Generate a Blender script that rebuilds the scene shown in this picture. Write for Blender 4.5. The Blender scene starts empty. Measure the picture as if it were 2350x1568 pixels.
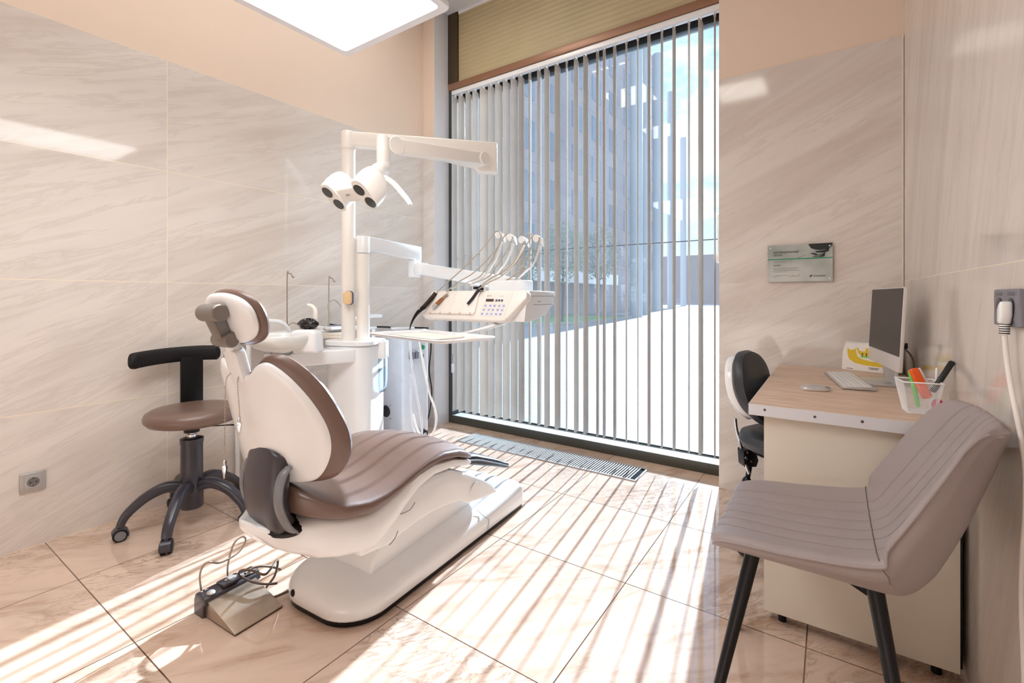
import bpy, bmesh, math, random
from mathutils import Vector, Matrix
random.seed(7)
PI = math.pi
COL = bpy.context.scene.collection

# ------------------------------------------------------------------ camera maths
F, CH, HY, CX = 1074.0, 1.121, 682.0, 1175.0
TH = math.atan2(732.0, F); CT, ST = math.cos(TH), math.sin(TH)
def at(px, py, X=None, Y=None, Z=None):
    """point of the room seen at a pixel of the photograph, on the plane X=, Y= or Z="""
    u = px-CX
    r = (u*CT-F*ST, u*ST+F*CT, HY-py)
    s = X/r[0] if X is not None else (Y/r[1] if Y is not None else (Z-CH)/r[2])
    return Vector((r[0]*s, r[1]*s, CH+r[2]*s))

# ------------------------------------------------------------------ materials
def new_mat(name):
    m = bpy.data.materials.new(name); m.use_nodes = True
    nt = m.node_tree; nt.nodes.clear()
    return m, nt
def srgb(c):
    return tuple(((x/255)/12.92 if x/255 <= .04045 else ((x/255+.055)/1.055)**2.4) for x in c)
def _noise(nt, scale, detail=3, vec=None, rough=.5, dist=0):
    n = nt.nodes.new('ShaderNodeTexNoise'); n.inputs['Scale'].default_value = scale
    n.inputs['Detail'].default_value = detail; n.inputs['Roughness'].default_value = rough
    n.inputs['Distortion'].default_value = dist
    if vec: nt.links.new(vec, n.inputs['Vector'])
    return n
def ramp(nt, fac, stops):
    r = nt.nodes.new('ShaderNodeValToRGB'); nt.links.new(fac, r.inputs[0])
    e = r.color_ramp.elements
    while len(e) > 1: e.remove(e[-1])
    e[0].position = stops[0][0]; e[0].color = (*stops[0][1], 1)
    for p, c in stops[1:]:
        q = e.new(p); q.color = (*c, 1)
    return r.outputs[0]
def mixc(nt, fac, a, b, mode='MIX'):
    m = nt.nodes.new('ShaderNodeMix'); m.data_type = 'RGBA'; m.blend_type = mode
    for i, v in ((0, fac), (6, a), (7, b)):
        if hasattr(v, 'links') or isinstance(v, bpy.types.NodeSocket): nt.links.new(v, m.inputs[i])
        elif i == 0: m.inputs[0].default_value = v
        else: m.inputs[i].default_value = (*v, 1)
    return m.outputs[2]
def mth(nt, op, a, b=None, c=None):
    m = nt.nodes.new('ShaderNodeMath'); m.operation = op
    for i, v in enumerate((a, b, c)):
        if v is None: continue
        if isinstance(v, bpy.types.NodeSocket): nt.links.new(v, m.inputs[i])
        else: m.inputs[i].default_value = v
    return m.outputs[0]
def principled(nt, color, rough=.4, metal=0, coat=0, ior=None, spec=None, normal=None, trans=0, emis=None, estr=0, alpha=None):
    p = nt.nodes.new('ShaderNodeBsdfPrincipled')
    if isinstance(color, bpy.types.NodeSocket): nt.links.new(color, p.inputs['Base Color'])
    else: p.inputs['Base Color'].default_value = (*color, 1)
    if isinstance(rough, bpy.types.NodeSocket): nt.links.new(rough, p.inputs['Roughness'])
    else: p.inputs['Roughness'].default_value = rough
    p.inputs['Metallic'].default_value = metal
    p.inputs['Coat Weight'].default_value = coat; p.inputs['Coat Roughness'].default_value = .08
    if spec is not None: p.inputs['Specular IOR Level'].default_value = spec
    if ior: p.inputs['IOR'].default_value = ior
    p.inputs['Transmission Weight'].default_value = trans
    if emis: p.inputs['Emission Color'].default_value = (*emis, 1); p.inputs['Emission Strength'].default_value = estr
    if normal: nt.links.new(normal, p.inputs['Normal'])
    o = nt.nodes.new('ShaderNodeOutputMaterial'); nt.links.new(p.outputs[0], o.inputs[0])
    return p
def simple(name, rgb, rough=.4, metal=0, coat=0, var=.04, scale=12, bump=0, bscale=300, **k):
    """plain finish with a slight procedural variation"""
    m, nt = new_mat(name)
    tc = nt.nodes.new('ShaderNodeTexCoord')
    n = _noise(nt, scale, 3, tc.outputs['Object'])
    c = srgb(rgb)
    col = ramp(nt, n.outputs[0], [(.3, tuple(x*(1-var) for x in c)), (.7, tuple(min(1, x*(1+var)) for x in c))])
    nor = None
    if bump:
        n2 = _noise(nt, bscale, 3, tc.outputs['Object'])
        b = nt.nodes.new('ShaderNodeBump'); b.inputs['Strength'].default_value = bump; b.inputs['Distance'].default_value = .002
        nt.links.new(n2.outputs[0], b.inputs['Height']); nor = b.outputs[0]
    principled(nt, col, rough, metal, coat, normal=nor, **k)
    return m

def tile_mat(name, ua, va, tw, thh, u0, v0, joint, jw, base, dark, ang, rough=.12, floor=False, vmax=None, top=None, spec=.4, coat=0):
    """polished stone tiles: joints on the (ua,va) axes, soft diagonal veining"""
    m, nt = new_mat(name)
    tc = nt.nodes.new('ShaderNodeTexCoord'); sp = nt.nodes.new('ShaderNodeSeparateXYZ')
    nt.links.new(tc.outputs['Object'], sp.inputs[0])
    U, V = sp.outputs[ua], sp.outputs[va]
    fu = mth(nt, 'DIVIDE', mth(nt, 'SUBTRACT', U, u0), tw); fv = mth(nt, 'DIVIDE', mth(nt, 'SUBTRACT', V, v0), thh)
    du = mth(nt, 'MULTIPLY', mth(nt, 'ABSOLUTE', mth(nt, 'SUBTRACT', mth(nt, 'FRACT', mth(nt, 'ADD', fu, .5)), .5)), tw)
    dv = mth(nt, 'MULTIPLY', mth(nt, 'ABSOLUTE', mth(nt, 'SUBTRACT', mth(nt, 'FRACT', mth(nt, 'ADD', fv, .5)), .5)), thh)
    isj = mth(nt, 'LESS_THAN', mth(nt, 'MINIMUM', du, dv), jw/2)
    iu = mth(nt, 'FLOOR', fu); iv = mth(nt, 'FLOOR', fv)
    rnd = mth(nt, 'FRACT', mth(nt, 'MULTIPLY', mth(nt, 'SINE', mth(nt, 'ADD', mth(nt, 'MULTIPLY', iu, 12.99), mth(nt, 'MULTIPLY', iv, 78.23))), 43.7))
    # rotated coordinates, stretched along the vein
    ca, sa = math.cos(ang), math.sin(ang)
    al = mth(nt, 'ADD', mth(nt, 'MULTIPLY', U, ca), mth(nt, 'MULTIPLY', V, sa))
    ac = mth(nt, 'SUBTRACT', mth(nt, 'MULTIPLY', V, ca), mth(nt, 'MULTIPLY', U, sa))
    cb = nt.nodes.new('ShaderNodeCombineXYZ')
    if floor:
        nt.links.new(mth(nt, 'ADD', al, mth(nt, 'MULTIPLY', rnd, 7)), cb.inputs[0]); nt.links.new(ac, cb.inputs[1]); nt.links.new(rnd, cb.inputs[2])
        v = cb.outputs[0]
        mp = nt.nodes.new('ShaderNodeMapping'); mp.inputs['Scale'].default_value = (1.3, 4.2, 3); nt.links.new(v, mp.inputs[0])
        n1 = _noise(nt, 1.6, 6, mp.outputs[0], .62, 1.2)
        c1 = ramp(nt, n1.outputs[0], [(.3, dark), (.48, base), (.75, tuple(min(1, x*1.13) for x in base))])
        n2 = _noise(nt, 3.2, 8, mp.outputs[0], .6, 2.0)
        vein = mth(nt, 'ABSOLUTE', mth(nt, 'SUBTRACT', n2.outputs[0], .5))
        vf = ramp(nt, vein, [(0, (1, 1, 1)), (.016, (.45, .45, .45)), (.05, (0, 0, 0))])
        n3 = _noise(nt, 1.2, 2, v); vm = ramp(nt, n3.outputs[0], [(.46, (0, 0, 0)), (.66, (.85, .85, .85))])
        f = mixc(nt, 1.0, vf, vm, 'MULTIPLY')
        cc = mixc(nt, f, c1, tuple(x*.42 for x in dark))
        n4 = _noise(nt, 60, 3, v); sp4 = ramp(nt, n4.outputs[0], [(.66, (0, 0, 0)), (.74, (.5, .5, .5))])
        cc = mixc(nt, mixc(nt, 1.0, sp4, vm, 'MULTIPLY'), cc, tuple(x*.5 for x in dark))
    else:
        nt.links.new(mth(nt, 'MULTIPLY', al, .35), cb.inputs[0]); nt.links.new(mth(nt, 'MULTIPLY', ac, 3.2), cb.inputs[1])
        nt.links.new(mth(nt, 'MULTIPLY', rnd, 3), cb.inputs[2]); v = cb.outputs[0]
        n1 = _noise(nt, 1.5, 5, v, .6, .5)
        c1 = ramp(nt, n1.outputs[0], [(.32, dark), (.5, base), (.7, tuple(min(1, x*1.08) for x in base))])
        n2 = _noise(nt, 4.5, 6, v, .65, .8)
        f = ramp(nt, n2.outputs[0], [(.5, (0, 0, 0)), (.56, (.5, .5, .5)), (.6, (0, 0, 0)), (.68, (.35, .35, .35)), (.72, (0, 0, 0))])
        cc = mixc(nt, f, c1, tuple(x*.93 for x in dark))
    cc = mixc(nt, isj, cc, joint)
    nb = _noise(nt, 3.5, 1, tc.outputs['Object'])
    b = nt.nodes.new('ShaderNodeBump'); b.inputs['Strength'].default_value = .25 if floor else .05
    b.inputs['Distance'].default_value = .004; nt.links.new(nb.outputs[0], b.inputs['Height'])
    principled(nt, cc, rough, coat=coat, spec=spec, normal=b.outputs[0])
    return m

WH = simple('white_plastic', (238, 239, 240), .22, coat=.3, var=.01)
WH2 = simple('cream_plastic', (242, 237, 230), .28, coat=.2, var=.01)
WHG = simple('white_enamel', (238, 240, 242), .3, coat=.2, var=.01)
BRN = simple('brown_leatherette', (112, 89, 79), .34, var=.05, coat=.15, bump=.25, bscale=500)
DGR = simple('dark_grey_plastic', (64, 59, 64), .34, var=.05)
DGR2 = simple('charcoal_plastic', (52, 51, 60), .32, var=.05, coat=.1)
TAU = simple('taupe_grey_metal', (128, 120, 114), .35, metal=.35)
MGR = simple('mid_grey_plastic', (120, 120, 124), .35)
BLK = simple('black_plastic', (16, 14, 16), .35, spec=.3)
BLKF = simple('black_fabric', (22, 18, 20), .6, bump=.2, spec=.3)
NAVY = simple('slate_leatherette', (48, 51, 57), .45, bump=.15)
CHR = simple('chrome', (215, 215, 218), .12, metal=1, var=.01)
STL = simple('brushed_steel', (176, 160, 144), .38, metal=.8, var=.05, scale=30)
ALU = simple('satin_aluminium', (205, 205, 208), .32, metal=.7)
SLV = simple('silver_socket_plastic', (178, 176, 174), .35, metal=.4)
GSK = simple('grey_socket_plastic', (135, 135, 145), .35, metal=.4)
GRN = simple('green_button', (20, 140, 95), .3)
TAUP = simple('beige_hose_rubber', (176, 164, 148), .4)
LGR = simple('light_grey_rubber', (205, 204, 205), .4)
WRUB = simple('white_rubber', (232, 226, 220), .4)
BRZ = simple('copper_brass', (170, 118, 80), .25, metal=.9)
BCAB = simple('brown_cable_rubber', (82, 64, 48), .35)
MAUVE = simple('mauve_grey_leatherette', (152, 140, 138), .45, var=.03, bump=.3, bscale=700)
SEAM = simple('seam_thread', (110, 100, 98), .6); SEAM2 = simple('channel_stitching', (142, 130, 128), .6)
LAM = simple('cream_laminate', (222, 214, 200), .5, var=.01, bump=.1)
EDGE = simple('white_edge_banding', (215, 214, 218), .4, var=.01)
SCRN = simple('dark_screen_glass', (34, 28, 29), .3, var=.02, spec=.25)
KEY = simple('white_keycap', (232, 228, 226), .45, var=.01)
ORG = simple('orange_plastic', (240, 96, 30), .4)
PNK = simple('magenta_plastic', (215, 60, 130), .4)
LIM = simple('green_plastic', (90, 205, 70), .4)
PAPER = simple('white_paper', (238, 232, 226), .7, var=.01)
YEL = simple('yellow_ink', (225, 190, 30), .6)
BLUI = simple('pale_blue_ink', (196, 200, 226), .5)
DBL = simple('dark_blue_ink', (70, 74, 120), .5)
NAP = simple('cream_paper', (240, 230, 218), .8, var=.02)
BAG = simple('black_polythene', (22, 18, 20), .12, coat=.4, bump=.5, bscale=60)
BOX_Y = simple('yellow_plastic', (214, 202, 140), .5)
BLUD = simple('blue_display', (70, 100, 150), .2)
BRONZE = simple('bronze_frame', (84, 70, 52), .35, metal=.6)
BRZ2 = simple('warm_bronze_trim', (150, 112, 88), .4, metal=.3)
OLIVE = simple('dark_olive_frame', (78, 78, 70), .4, metal=.4)
ANTH = simple('anthracite_frame', (66, 70, 72), .4, metal=.3)
LEDGE = simple('pale_aluminium_ledge', (205, 212, 212), .35, metal=.2)
REV = simple('white_reveal_paint', (215, 214, 216), .6, var=.01)
PEACH = simple('peach_wall_paint', (226, 206, 188), .75, var=.015, scale=2)
CEIL = simple('grey_white_ceiling', (214, 214, 218), .6, var=.01)
LAMPW = simple('white_lamp_frame', (232, 234, 238), .35, var=.01)

def wave_mat():
    m, nt = new_mat('beige_roller_panel')
    tc = nt.nodes.new('ShaderNodeTexCoord'); sp = nt.nodes.new('ShaderNodeSeparateXYZ'); nt.links.new(tc.outputs['Object'], sp.inputs[0])
    w = mth(nt, 'SINE', mth(nt, 'MULTIPLY', sp.outputs[2], 160))
    n = _noise(nt, 2, 2, tc.outputs['Object'])
    c = ramp(nt, n.outputs[0], [(.3, srgb((172, 158, 122))), (.7, srgb((186, 170, 134)))])
    b = nt.nodes.new('ShaderNodeBump'); b.inputs['Strength'].default_value = .35; b.inputs['Distance'].default_value = .004
    nt.links.new(w, b.inputs['Height']); principled(nt, c, .55, normal=b.outputs[0]); return m
ROLL = wave_mat()
def wood_mat():
    m, nt = new_mat('pale_oak_laminate')
    tc = nt.nodes.new('ShaderNodeTexCoord'); mp = nt.nodes.new('ShaderNodeMapping'); mp.inputs['Scale'].default_value = (2.2, 16, 1); mp.inputs['Rotation'].default_value = (0, 0, .25)
    nt.links.new(tc.outputs['Object'], mp.inputs[0])
    n = _noise(nt, 2.2, 6, mp.outputs[0], .6, .8)
    c = ramp(nt, n.outputs[0], [(.3, srgb((178, 148, 126))), (.5, srgb((206, 178, 156))), (.72, srgb((218, 194, 174)))])
    principled(nt, c, .4); return m
OAK = wood_mat()
def emit_mat(name, rgb, s):
    m, nt = new_mat(name); e = nt.nodes.new('ShaderNodeEmission'); e.inputs[0].default_value = (*rgb, 1); e.inputs[1].default_value = s
    o = nt.nodes.new('ShaderNodeOutputMaterial'); nt.links.new(e.outputs[0], o.inputs[0]); return m
def thin_glass(name, tint, fac_ior=1.35, glare_veil=0):
    m, nt = new_mat(name)
    t = nt.nodes.new('ShaderNodeBsdfTransparent'); t.inputs[0].default_value = (*tint, 1)
    g = nt.nodes.new('ShaderNodeBsdfGlossy'); g.inputs['Roughness'].default_value = 0.0
    f = nt.nodes.new('ShaderNodeFresnel'); f.inputs[0].default_value = fac_ior
    x = nt.nodes.new('ShaderNodeMixShader'); nt.links.new(f.outputs[0], x.inputs[0]); nt.links.new(t.outputs[0], x.inputs[1]); nt.links.new(g.outputs[0], x.inputs[2])
    out = x.outputs[0]
    if glare_veil:  # whitish translucent share, painted glare haze over the view outside
        dn = _noise(nt, 4, 4); tr = nt.nodes.new('ShaderNodeBsdfTranslucent'); tr.inputs[0].default_value = (.93, .96, 1, 1)
        y = nt.nodes.new('ShaderNodeMixShader'); nt.links.new(mth(nt, 'MULTIPLY', dn.outputs[0], glare_veil), y.inputs[0]); nt.links.new(out, y.inputs[1]); nt.links.new(tr.outputs[0], y.inputs[2]); out = y.outputs[0]
    o = nt.nodes.new('ShaderNodeOutputMaterial'); nt.links.new(out, o.inputs[0]); return m
GLS = thin_glass('window_glass', (.97, .985, .98), 1.4, .04)
CLR = thin_glass('clear_plastic', (.9, .93, .96), 1.45)
def slat_mat():
    m, nt = new_mat('white_blind_vinyl')
    tc = nt.nodes.new('ShaderNodeTexCoord'); n = _noise(nt, 6, 2, tc.outputs['Object'])
    c = ramp(nt, n.outputs[0], [(.3, srgb((220, 213, 206))), (.7, srgb((226, 220, 213)))])
    d = nt.nodes.new('ShaderNodeBsdfDiffuse'); nt.links.new(c, d.inputs[0])
    t = nt.nodes.new('ShaderNodeBsdfTranslucent'); nt.links.new(c, t.inputs[0])
    x = nt.nodes.new('ShaderNodeMixShader'); x.inputs[0].default_value = .28
    nt.links.new(d.outputs[0], x.inputs[1]); nt.links.new(t.outputs[0], x.inputs[2])
    o = nt.nodes.new('ShaderNodeOutputMaterial'); nt.links.new(x.outputs[0], o.inputs[0]); return m
SLAT = slat_mat()
BASE_T = srgb((218, 210, 202)); DARK_T = srgb((207, 196, 187)); JNT = srgb((236, 222, 200))
WALL_L = tile_mat('left_wall_stone_tiles', 1, 2, 1.2, .6, 1.041, 0, JNT, .0035, BASE_T, DARK_T, .42, .065, spec=.38)
WALL_B = tile_mat('back_wall_stone_tiles', 0, 2, 1.2, 1.2, .29, 0, BASE_T, .001, BASE_T, DARK_T, .45, .07)
WALL_R = tile_mat('right_wall_stone_tiles', 1, 2, 2.6, 1.2, 2.98, 0, JNT, .003, srgb((214, 205, 197)), srgb((206, 195, 187)), 1.95, .08)
FLOOR = tile_mat('polished_marble_floor_tiles', 0, 1, .6, .6, -1.266, 1.165, srgb((92, 66, 48)), .004,
                 srgb((213, 187, 168)), srgb((188, 154, 130)), .9, .04, floor=True, spec=1.0, coat=.5)
SILLF = tile_mat('marble_sill_tiles', 0, 1, .6, .6, -1.266, 1.165, srgb((120, 90, 66)), .003, srgb((214, 184, 160)), srgb((190, 152, 124)), .9, .15, floor=True)

# ------------------------------------------------------------------ geometry
def catmull(pts, n=8):
    P = [Vector(p) for p in pts]; out = []
    for i in range(len(P)-1):
        p0 = P[max(i-1, 0)]; p1 = P[i]; p2 = P[i+1]; p3 = P[min(i+2, len(P)-1)]
        for k in range(n):
            t = k/n
            out.append(.5*((2*p1)+(-p0+p2)*t+(2*p0-5*p1+4*p2-p3)*t*t+(-p0+3*p1-3*p2+p3)*t*t*t))
    out.append(P[-1]); return out
class G:
    def __init__(s): s.v = []; s.f = []
    def add(s, v, f):
        b = len(s.v); s.v += [Vector(p) for p in v]; s.f += [tuple(i+b for i in q) for q in f]; return s
    def box(s, x0, x1, y0, y1, z0, z1, M=None):
        v = [Vector((x, y, z)) for z in (z0, z1) for y in (y0, y1) for x in (x0, x1)]
        if M: v = [M@p for p in v]
        return s.add(v, [(0, 2, 3, 1), (4, 5, 7, 6), (0, 1, 5, 4), (2, 6, 7, 3), (0, 4, 6, 2), (1, 3, 7, 5)])
    def loft(s, rings, cap=True, closed=True):
        n = len(rings[0]); b = len(s.v)
        for r in rings: s.v += [Vector(p) for p in r]
        for i in range(len(rings)-1):
            for j in range(n if closed else n-1):
                k = (j+1) % n
                s.f.append((b+i*n+j, b+i*n+k, b+(i+1)*n+k, b+(i+1)*n+j))
        if cap:
            s.f.append(tuple(b+j for j in reversed(range(n)))); e = b+(len(rings)-1)*n
            s.f.append(tuple(e+j for j in range(n)))
        return s
    def tube(s, pts, r, n=10, smooth=0, flat=1.0, up=None):
        P = catmull(pts, smooth) if smooth else [Vector(p) for p in pts]
        R = r if isinstance(r, (list, tuple)) else None
        rings = []; U = None
        for i, p in enumerate(P):
            d = (P[min(i+1, len(P)-1)]-P[max(i-1, 0)]).normalized()
            if U is None:
                U = Vector(up) if up else (Vector((0, 0, 1)) if abs(d.z) < .9 else Vector((1, 0, 0)))
            U = (U-d*U.dot(d)).normalized(); W = d.cross(U)
            if R:
                t = i/(len(P)-1)*(len(R)-1); a = int(min(t, len(R)-2)) if len(R) > 1 else 0
                rr = R[a]+(R[a+1]-R[a])*(t-a)
            else: rr = r
            rings.append([p+U*math.cos(2*PI*k/n)*rr*flat+W*math.sin(2*PI*k/n)*rr for k in range(n)])
        return s.loft(rings)
    def lathe(s, prof, c=(0, 0, 0), n=32, M=None, sx=1, sy=1):
        rings = []
        for r, z in prof:
            q = [Vector((max(r, 1e-4)*sx*math.cos(2*PI*k/n), max(r, 1e-4)*sy*math.sin(2*PI*k/n), z)) for k in range(n)]
            rings.append([(M@p if M else p)+Vector(c) for p in q])
        return s.loft(rings)
    def prism(s, poly, o, ax, ay, az, d0, d1):
        """2D outline in the (ax,ay) plane at o, pushed out along az from d0 to d1"""
        o, ax, ay, az = Vector(o), Vector(ax), Vector(ay), Vector(az)
        if ax.cross(ay).dot(az) < 0: poly = list(reversed(poly))
        return s.loft([[o+ax*x+ay*y+az*d for x, y in poly] for d in (d0, d1)])
    def ball(s, c, rx, ry=None, rz=None, n=16, m=10, M=None):
        ry = ry or rx; rz = rz or rx; rings = []
        for i in range(m+1):
            a = -PI/2+PI*i/m; q = max(math.cos(a), 1e-3)
            rr = [Vector((rx*q*math.cos(2*PI*k/n), ry*q*math.sin(2*PI*k/n), rz*math.sin(a))) for k in range(n)]
            rings.append([(M@p if M else p)+Vector(c) for p in rr])
        return s.loft(rings)
def rrect(x0, x1, y0, y1, r, n=5):
    out = []
    for cx, cy, a in ((x1-r, y1-r, 0), (x0+r, y1-r, 90), (x0+r, y0+r, 180), (x1-r, y0+r, 270)):
        for k in range(n+1):
            t = math.radians(a+90*k/n); out.append((cx+r*math.cos(t), cy+r*math.sin(t)))
    return out
def frame_of(d, up=(0, 0, 1)):
    """rotation matrix whose z axis points along d"""
    d = Vector(d).normalized(); u = Vector(up)
    if abs(d.dot(u)) > .98: u = Vector((1, 0, 0))
    x = u.cross(d).normalized(); y = d.cross(x)
    return Matrix((x, y, d)).transposed()

def obj(name, g, m, parent=None, bev=0, seg=3, sharp=40, world=True, sub=0, weld=False):
    me = bpy.data.meshes.new(name)
    v = g.v
    if parent is not None and world:
        inv = wmat(parent).inverted(); v = [inv@p for p in v]
    me.from_pydata([tuple(p) for p in v], [], g.f); me.update()
    bm = bmesh.new(); bm.from_mesh(me)
    if weld: bmesh.ops.remove_doubles(bm, verts=bm.verts, dist=1e-5)
    bmesh.ops.recalc_face_normals(bm, faces=bm.faces)
    if bev:
        ed = [e for e in bm.edges if len(e.link_faces) == 2 and e.calc_face_angle(0) > math.radians(32)]
        bmesh.ops.bevel(bm, geom=ed, offset=bev, segments=seg, profile=.5, affect='EDGES', clamp_overlap=True)
    for f in bm.faces: f.smooth = True
    for e in bm.edges:
        if len(e.link_faces) == 2 and e.calc_face_angle(0) > math.radians(sharp): e.smooth = False
    bm.to_mesh(me); bm.free()
    me.materials.append(m)
    o = bpy.data.objects.new(name, me); COL.objects.link(o)
    if parent is not None: o.parent = parent
    if sub:
        md = o.modifiers.new('Subdivision', 'SUBSURF'); md.levels = sub; md.render_levels = sub
    return o
WM = {}
def wmat(o):
    M = Matrix.LocRotScale(o.location, o.rotation_euler, None)
    return wmat(o.parent)@M if o.parent else M
def thing(name, label, cat, loc=(0, 0, 0), rz=0, group=None):
    o = bpy.data.objects.new(name, None); COL.objects.link(o); o.empty_display_size = .05
    o.location = loc; o.rotation_euler = (0, 0, rz); o['label'] = label; o['category'] = cat
    if group: o['group'] = group
    return o
def tag(o, label, cat, group=None):
    o['label'] = label; o['category'] = cat
    if group: o['group'] = group
    return o
def plab(o, l): o['label'] = l; return o
def struct(name, g, m, parent=None, **k):
    o = obj(name, g, m, parent, **k); o['kind'] = 'structure'; return o
def text_obj(name, s, size, o3, ax, ay, m, parent, ext=.0004, sx=1.0):
    cu = bpy.data.curves.new(name, 'FONT'); cu.body = s; cu.size = size; cu.extrude = ext
    t = bpy.data.objects.new(name, cu); COL.objects.link(t)
    dg = bpy.context.evaluated_depsgraph_get(); me = bpy.data.meshes.new_from_object(t.evaluated_get(dg))
    bpy.data.objects.remove(t)
    ax, ay = Vector(ax), Vector(ay); az = ax.cross(ay)
    inv = wmat(parent).inverted()
    for v in me.vertices:
        c = v.co.copy(); v.co = inv@(Vector(o3)+ax*c.x*sx+ay*c.y+az*c.z)
    me.materials.clear(); me.materials.append(m)
    o = bpy.data.objects.new(name, me); COL.objects.link(o); o.parent = parent
    return o

# ================================================================== THE ROOM
XL, YB, ZC = -2.963, 2.962, 3.64
YR = -2.4                                   # wall behind the camera
def xr(y): return .294+(2.962-y)*.030      # right wall, slightly out of square
WINX0, WINX1, YW = -2.835, -.545, 3.146
g = G().box(XL-.3, .75, YR-.2, 3.02, -.1, 0); struct('floor', g, FLOOR)
g = G().box(WINX0-.02, WINX1+.02, 3.0201, 3.30, -.1, .0); struct('trim_1', g, SILLF)
g = G().box(XL-.3, .9, YR-.2, 3.6, ZC, ZC+.1); struct('ceiling', g, CEIL)
g = G().box(XL-.14, XL, YR-.2, YB+.4, 0, 2.4); struct('wall_left', g, WALL_L)
g = G().box(XL-.14, XL-.004, YR-.2, YB+.4, 2.4, ZC); struct('wall_left_upper', g, PEACH)
# window wall: stub at left with reveal, stub at right
g = G().box(XL-.1, WINX0, YB, YB+.55, 0, 2.4); struct('wall_back_stub', g, WALL_B)
g = G().box(XL-.1, WINX0, YB+.004, YB+.55, 2.4, ZC); struct('wall_back_stub_upper', g, PEACH)
g = G().box(WINX0, WINX0+.003, YB+.002, 3.2, 0, ZC); struct('trim_2', g, REV)
g = G().box(WINX1, 1.0, YB, YB+.55, 0, 2.4); struct('wall_back', g, WALL_B)
g = G().box(WINX1, 1.0, YB+.004, YB+.55, 2.4, ZC); struct('wall_back_upper', g, PEACH)
# right wall
g = G(); y0, y1 = YR-.2, YB+.02
g.loft([[(xr(y0), y0, z), (xr(y1), y1, z), (xr(y1)+.5, y1, z), (xr(y0)+.5, y0, z)] for z in (0, ZC)]); struct('wall_right', g, WALL_R)
g = G().box(XL-.3, 1.0, YR-.2, YR, 0, ZC); struct('wall_front', g, PEACH)
g = G(); yj = 2.958; g.box(.286, .292, yj-.004, yj+.003, 0, 2.4); struct('trim_3', g, simple('pale_corner_grout', (226, 214, 198), .6))

# window -------------------------------------------------------------
win = bpy.data.objects.new('window_1', None); COL.objects.link(win); win['kind'] = 'structure'; win.location = (-1.7, 3.2, 0)
def wpart(n, g, m, **k): return struct(n, g, m, win, **k)
g = G().box(WINX0+.004, WINX1, YW, 3.262, 0, .066); g.box(WINX0+.004, WINX1, 3.262, 3.33, 0, .066)
wpart('bottom_rail', g, OLIVE, bev=.002)
g = G().box(WINX0+.004, WINX1, YW+.004, 3.33, .0663, .070); wpart('sill_ledge', g, LEDGE)
g = G().box(WINX0+.004, WINX0+.040, YW, 3.33, .066, 2.96); g.box(WINX1-.03, WINX1, 3.24, 3.33, .066, 2.96); wpart('window_frame', g, ANTH, bev=.002)
g = G().box(WINX0+.004, WINX1, 3.262, 3.33, 2.915, 3.019); wpart('top_rail', g, ANTH, bev=.002)
g = G().box(WINX0+.02, WINX1-.02, 3.295, 3.303, .0702, 2.95); wpart('glass_pane', g, GLS); g = G().box(WINX0+.03, WINX1-.02, 3.285, 3.2945, .0702, .082); wpart('glazing_bead', g, ANTH)
g = G().box(WINX0+.03, WINX1-.02, 3.285, 3.2945, 1.497, 1.5035); wpart('glass_joint', g, simple('dark_glass_seal', (120, 128, 134), .5))
# strip and panel over the window
g = G().box(WINX0+.004, WINX1, 3.136, 3.33, 2.9635, 3.0195); wpart('bronze_strip', g, BRZ2, bev=.003)
g = G().box(WINX0+.004, WINX0+.115, 3.135, 3.33, 3.02, ZC); wpart('corner_post', g, BRONZE, bev=.002)
g = G().box(WINX0+.119, WINX1, 3.15, 3.33, 3.02, ZC-.002); wpart('shutter_box_panel', g, ROLL)
g = G().box(WINX0+.12, WINX1, 3.142, 3.15, ZC-.022, ZC-.001); wpart('ceiling_bead', g, WHG)

# vertical blind -----------------------------------------------------
bl = thing('vertical_blind', 'white vertical blind with open upright slats hanging in front of the tall window', 'blind', (-1.66, 3.1, 0))
g = G().box(WINX0+.03, WINX1-.005, 3.146, 3.19, 2.922, 2.962); obj('head_rail', g, WHG, bl, bev=.006)
ex = [(130, 175), (175, 225), (230, 280), (283, 332), (340, 405), (403, 455), (458, 512), (517, 572), (577, 632), (637, 684), (716, 738), (783, 815), (837, 880), (917, 962), (1003, 1017), (1066, 1103), (1137, 1177), (1237, 1260), (1288, 1312), (1368, 1393), (1463, 1475), (1553, 1560), (1632, 1657), (1735, 1752), (1825, 1850), (1945, 1958), (2023, 2062), (2145, 2155)]
SL = []
for i, (a, b) in enumerate(ex):
    pa, pb = a/3.357+1000, b/3.357+1000
    c = at((pa+pb)/2, 940, Y=3.168)
    dist = math.hypot(c.x, c.y); depth = -c.x*ST+c.y*CT
    phi = math.atan2(-c.x, c.y)
    ap = (pb-pa)/F*depth*(dist/depth)**0*math.cos(phi-TH)
    w = .089
    tau = phi-math.asin(min(.9, ap/w))
    d = Vector((-math.sin(tau), math.cos(tau), 0)); nrm = Vector((d.y, -d.x, 0))
    g = G(); z0, z1 = .112, 2.90
    rings = []
    sec = []
    for k in range(9):
        t = -1+2*k/8; sec.append((t*w/2, .005*(1-t*t)))
    sec2 = [(x, y-.0012) for x, y in reversed(sec)]
    for z in (z0, z0+.004, z1-.004, z1):
        cut = .006 if z in (z0, z1) else 0
        rings.append([Vector((c.x, c.y, z))+d*(x*(1-cut/.0445))+nrm*y for x, y in sec+sec2])
    g.loft(rings)
    o = obj('slat', g, SLAT, bl)
    hk = G().box(c.x-.006, c.x+.006, c.y-.008, c.y+.008, 2.897, 2.924); obj('slat_clip', hk, WHG, o)
xw = WINX0+.052
g = G()
for dx in (0, .006, .016): g.tube([(xw+dx, 3.135, 2.925), (xw+dx, 3.135, .62)], .0016, 6)
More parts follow.
